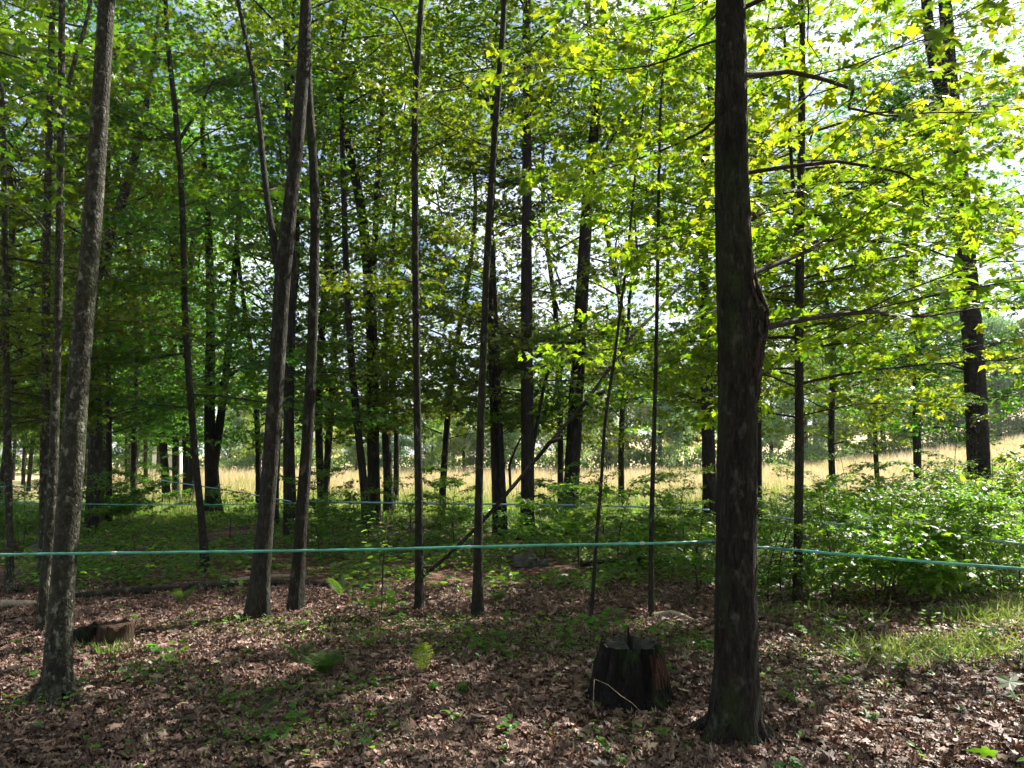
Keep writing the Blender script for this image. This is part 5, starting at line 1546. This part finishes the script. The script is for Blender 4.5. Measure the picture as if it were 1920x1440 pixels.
# sticks on the ground
for a in ((188, 1172, 300, 1146, 6, 'pale bowed stick lying behind the low broken stump', 'pale_wood', 1),
          (240, 1158, 262, 1136, 3, 'thin pale twig crossing behind the bowed stick', 'pale_wood', 0),
          (330, 1166, 400, 1170, 4, 'straight pale stick in the sun patch, left', 'pale_wood', 0),
          (0, 1392, 82, 1445, 8, 'dark stick in the bottom left corner', 'bark_brown', 0),
          (180, 1300, 245, 1297, 3, 'short thin twig right of the grey maple', 'pale_wood', 0),
          (150, 1148, 190, 1140, 4, 'pale twig left of the bowed stick', 'pale_wood', 1),
          (205, 1136, 250, 1120, 3, 'forked pale twig in front of the fallen log', 'pale_wood', 2),
          (1060, 1222, 1118, 1236, 5, 'dark stick leaning toward the black stump from the left', 'bark_brown', 1),
          (1440, 1362, 1580, 1376, 4, 'long thin dark twig right of the burled maple roots', 'bark_brown', 1),
          (1650, 1370, 1735, 1412, 6, 'dark stick crossing the sun patch at lower right', 'bark_brown', 0),
          (1470, 1405, 1520, 1425, 9, 'thick brown stick by the burled maple roots', 'bark_brown', 0),
          (1745, 1285, 1830, 1280, 3, 'thin pale twig in the right litter', 'pale_wood', 0),
          (1750, 1212, 1805, 1198, 5, 'forked brown stick below the sunlit weeds', 'bark_brown', 2),
          (1480, 1432, 1545, 1418, 4, 'pale twig at the bottom right of the burled maple', 'pale_wood', 1),
          (1080, 1378, 1190, 1384, 7, 'mossy green stick below the black stump', 'bark_brown', 2),
          (1020, 1362, 1050, 1350, 6, 'short pale stick below and left of the stump', 'pale_wood', 0),
          (1095, 1372, 1122, 1364, 9, 'stubby pale piece of wood below the stump', 'pale_wood', 0),
          (835, 1310, 880, 1345, 3, 'thin bent dark stem in the centre litter', 'bark_brown', 1),
          (860, 1338, 930, 1336, 4, 'pale stick in the centre foreground', 'pale_wood', 0),
          (560, 1320, 640, 1305, 3, 'thin grey twig below the dark fern clump', 'pale_wood', 1),
          (540, 1240, 580, 1222, 3, 'white forked twig left of the fern clump', 'pale_wood', 2),
          (1290, 1418, 1350, 1398, 4, 'thin twig left of the burled maple roots', 'pale_wood', 0),
          (1380, 1432, 1440, 1440, 5, 'dark stick at the bottom below the burled maple', 'bark_brown', 1),
          (700, 1420, 770, 1405, 3, 'thin pale twig at the bottom centre', 'pale_wood', 0),
          (300, 1410, 360, 1422, 3, 'thin twig at the bottom left', 'pale_wood', 0),
          (940, 1188, 1010, 1180, 4, 'pale stick in the sunlit strip behind the stump', 'pale_wood', 0)):
    stick(a[0], a[1], a[2], a[3], a[4], a[5], a[6], forks=a[7])
# two thin dead twigs leaning on the black stump
for pts, lab in (([(1112, 1330, 4.50), (1113, 1300, 4.5), (1114, 1274, 4.52)], 'thin upright pale twig at the left side of the black stump'),
                 ([(1115, 1273, 4.46), (1140, 1284, 4.40), (1165, 1305, 4.36), (1185, 1318, 4.36), (1203, 1336, 4.38)], 'thin pale twig slanting down across the face of the black stump')):
    PP = [at(a, b_, c_) for a, b_, c_ in pts]
    t2 = Tubes(); t2.add([q - PP[0] for q in PP], [0.0014] * (len(PP) - 1) + [0.002], 6)
    tagit(link('twig', t2.mesh('twig', M['pale_wood']), None, tuple(PP[0])), lab, 'twig')

# gaps in the canopy: limbs standing in the sun's way to the sunlit spots are left off
EV = []
for (px, py, r_) in ((360, 1190, .30), (430, 1185, .32), (515, 1196, .26), (300, 1202, .24), (240, 1226, .16), (520, 1268, .24), (465, 1264, .18), (830, 1277, .26), (762, 1255, .2), (900, 1180, .32), (780, 1178, .28), (1050, 1168, .26),
                     (1260, 1160, .32), (1455, 1215, .28), (1560, 1240, .2), (1640, 1308, .15), (1620, 1372, .26), (1690, 1395, .26), (720, 1312, .22), (800, 1370, .13), (985, 1390, .22), (1850, 1160, .42), (1720, 1150, .36), (1905, 1332, .16)):
    EV.append((gpt(px, py), r_))
for (px, py, Y, r_) in ((572, 180, 7.2, .25), (560, 300, 7.2, .22), (95, 900, 6.5, .2), (1220, 1090, 7.4, .2), (1408, 600, 4.1, .2), (1600, 1050, 8.2, .4), (1750, 1030, 8.2, .4), (1870, 1040, 8.2, .4)):
    EV.append((at(px, py, Y), r_))
bpy.context.view_layer.update()
SUNV = np.array(to_sun)
EP = np.array([tuple(e) for e, _ in EV]); ER = np.array([r_ for _, r_ in EV])
EC = EP - (EP @ SUNV)[:, None] * SUNV[None]
VC = {}
for x in LIB:
    co = np.empty(len(x[1].vertices) * 3, np.float32); x[1].vertices.foreach_get('co', co); VC[x[1].name] = co.reshape(-1, 3)[::23]
def in_beam(o):
    f = o.children[0]
    co = VC.get(f.data.name)
    if co is None: return False
    Mx = np.array(f.matrix_world)
    Wd = co @ Mx[:3, :3].T + Mx[:3, 3]
    tt = Wd @ SUNV
    Wp = Wd - tt[:, None] * SUNV[None]
    D2 = ((Wp[:, None, :] - EC[None]) ** 2).sum(-1)
    n_ = ((D2 < (ER * 0.8)[None] ** 2) & (tt[:, None] > (EP @ SUNV)[None] + 0.4)).sum(0)
    return bool((n_ >= 2).any())
KEY = [([(513, 480), (548, 360), (560, 240), (570, 120), (574, 0)], 7.2, 420, 26), ([(1832, 800), (1826, 660), (1816, 540), (1805, 420), (1793, 300), (1785, 200), (1778, 100), (1773, 0)], 15, 860, 30),
       ([(1084, 680), (1091, 560), (1098, 430), (1108, 300), (1119, 200), (1126, 90), (1133, 0)], 15, 700, 22), ([(688, 480), (655, 280), (636, 180), (622, 80)], 16, 520, 16), ([(1738, 0), (1785, 235)], 15, 235, 20),
       ([(777, 200), (792, 0)], 7.2, 400, 16), ([(924, 300), (948, 0)], 7.2, 400, 14), ([(592, 340), (576, 120)], 7.2, 480, 14), ([(345, 600), (344, 450), (338, 300), (308, 0)], 10, 700, 14), ([(395, 680), (392, 440)], 19, 800, 16),
       ([(988, 720), (987, 560), (988, 400)], 15, 720, 16)]
def occludes(p, sun_=False):
    d = p - Vector((0, 0, CAMZ)); z_ = d.dot(FW)
    if z_ < 0.5: return False
    px = 960 + F * d.x / z_; py = 720 - F * d.dot(UP) / z_
    if sun_ and (py > 330 or px < 1650): return False
    for line, Y_, pymax, wd in KEY:
        if p.y < Y_ - 0.35 and py < pymax and min(l_[1] for l_ in line) - 25 < py:
            xs_ = sorted(line, key=lambda l_: l_[1])
            x_ = float(np.interp(py, [l_[1] for l_ in xs_], [l_[0] for l_ in xs_]))
            if abs(px - x_) < wd + 0.22 * F / z_: return True
    return False
def thin_leaves(o):
    """a limb of its own whose leaves leave the sunbeam free"""
    f = o.children[0]; A = [x[2] for x in LIB if x[1] == f.data]
    if not A: return
    A = A[0]; Mx = np.array(f.matrix_world)
    Wd = (A[0] + 0.03 * A[1]) @ Mx[:3, :3].T + Mx[:3, 3]
    tt = Wd @ SUNV; Wp = Wd - tt[:, None] * SUNV[None]
    D2 = ((Wp[:, None, :] - EC[None]) ** 2).sum(-1)
    bad = ((D2 < ER[None] ** 2) & (tt[:, None] > (EP @ SUNV)[None] + 0.4)).any(1)
    if bad.any() and not bad.all():
        k = ~bad
        f.data = leaves_mesh('foliage', *[a[k] for a in A], MAPLE, M['leaf'])


drop = []
for o in list(bpy.data.objects):
    if o.name.split('.')[0] != 'branch' or o.type != 'MESH' or not o.children: continue
    hit = in_beam(o)
    if hit and o.children[0].color[0] > 1.1:
        thin_leaves(o); hit = False
    elif hit: drop.append(o)
    if not hit:
        M4 = o.matrix_world
        sn_ = o.children[0].color[0] > 1.1
        lim_ = sum(occludes(M4 @ Vector((2.5 * f_, 0, 0.2)), sn_) for f_ in (.3, .6, .9))
        if lim_ >= (2 if sn_ else 1): drop.append(o)
for o in drop:
    for c_ in list(o.children): bpy.data.objects.remove(c_)
    bpy.data.objects.remove(o)
print('DROPPED', len(drop))

# summer haze over the field
hz_ = box('haze', None, None, -130, 140, -40, 110, -2.0, 28.0)
hm = bpy.data.materials.new('haze'); hm.use_nodes = True
hn = hm.node_tree.nodes; hn.clear()
ho = hn.new('ShaderNodeOutputMaterial'); hv = hn.new('ShaderNodeVolumePrincipled')
hv.inputs['Density'].default_value = 0.0003
hv.inputs['Color'].default_value = (0.85, 0.93, 1.0, 1)
hv.inputs['Anisotropy'].default_value = 0.3
hm.node_tree.links.new(hv.outputs[0], ho.inputs['Volume'])
hz_.data.materials.clear(); hz_.data.materials.append(hm)
hz_['kind'] = 'stuff'; hz_['label'] = 'pale summer haze in the air over the field'
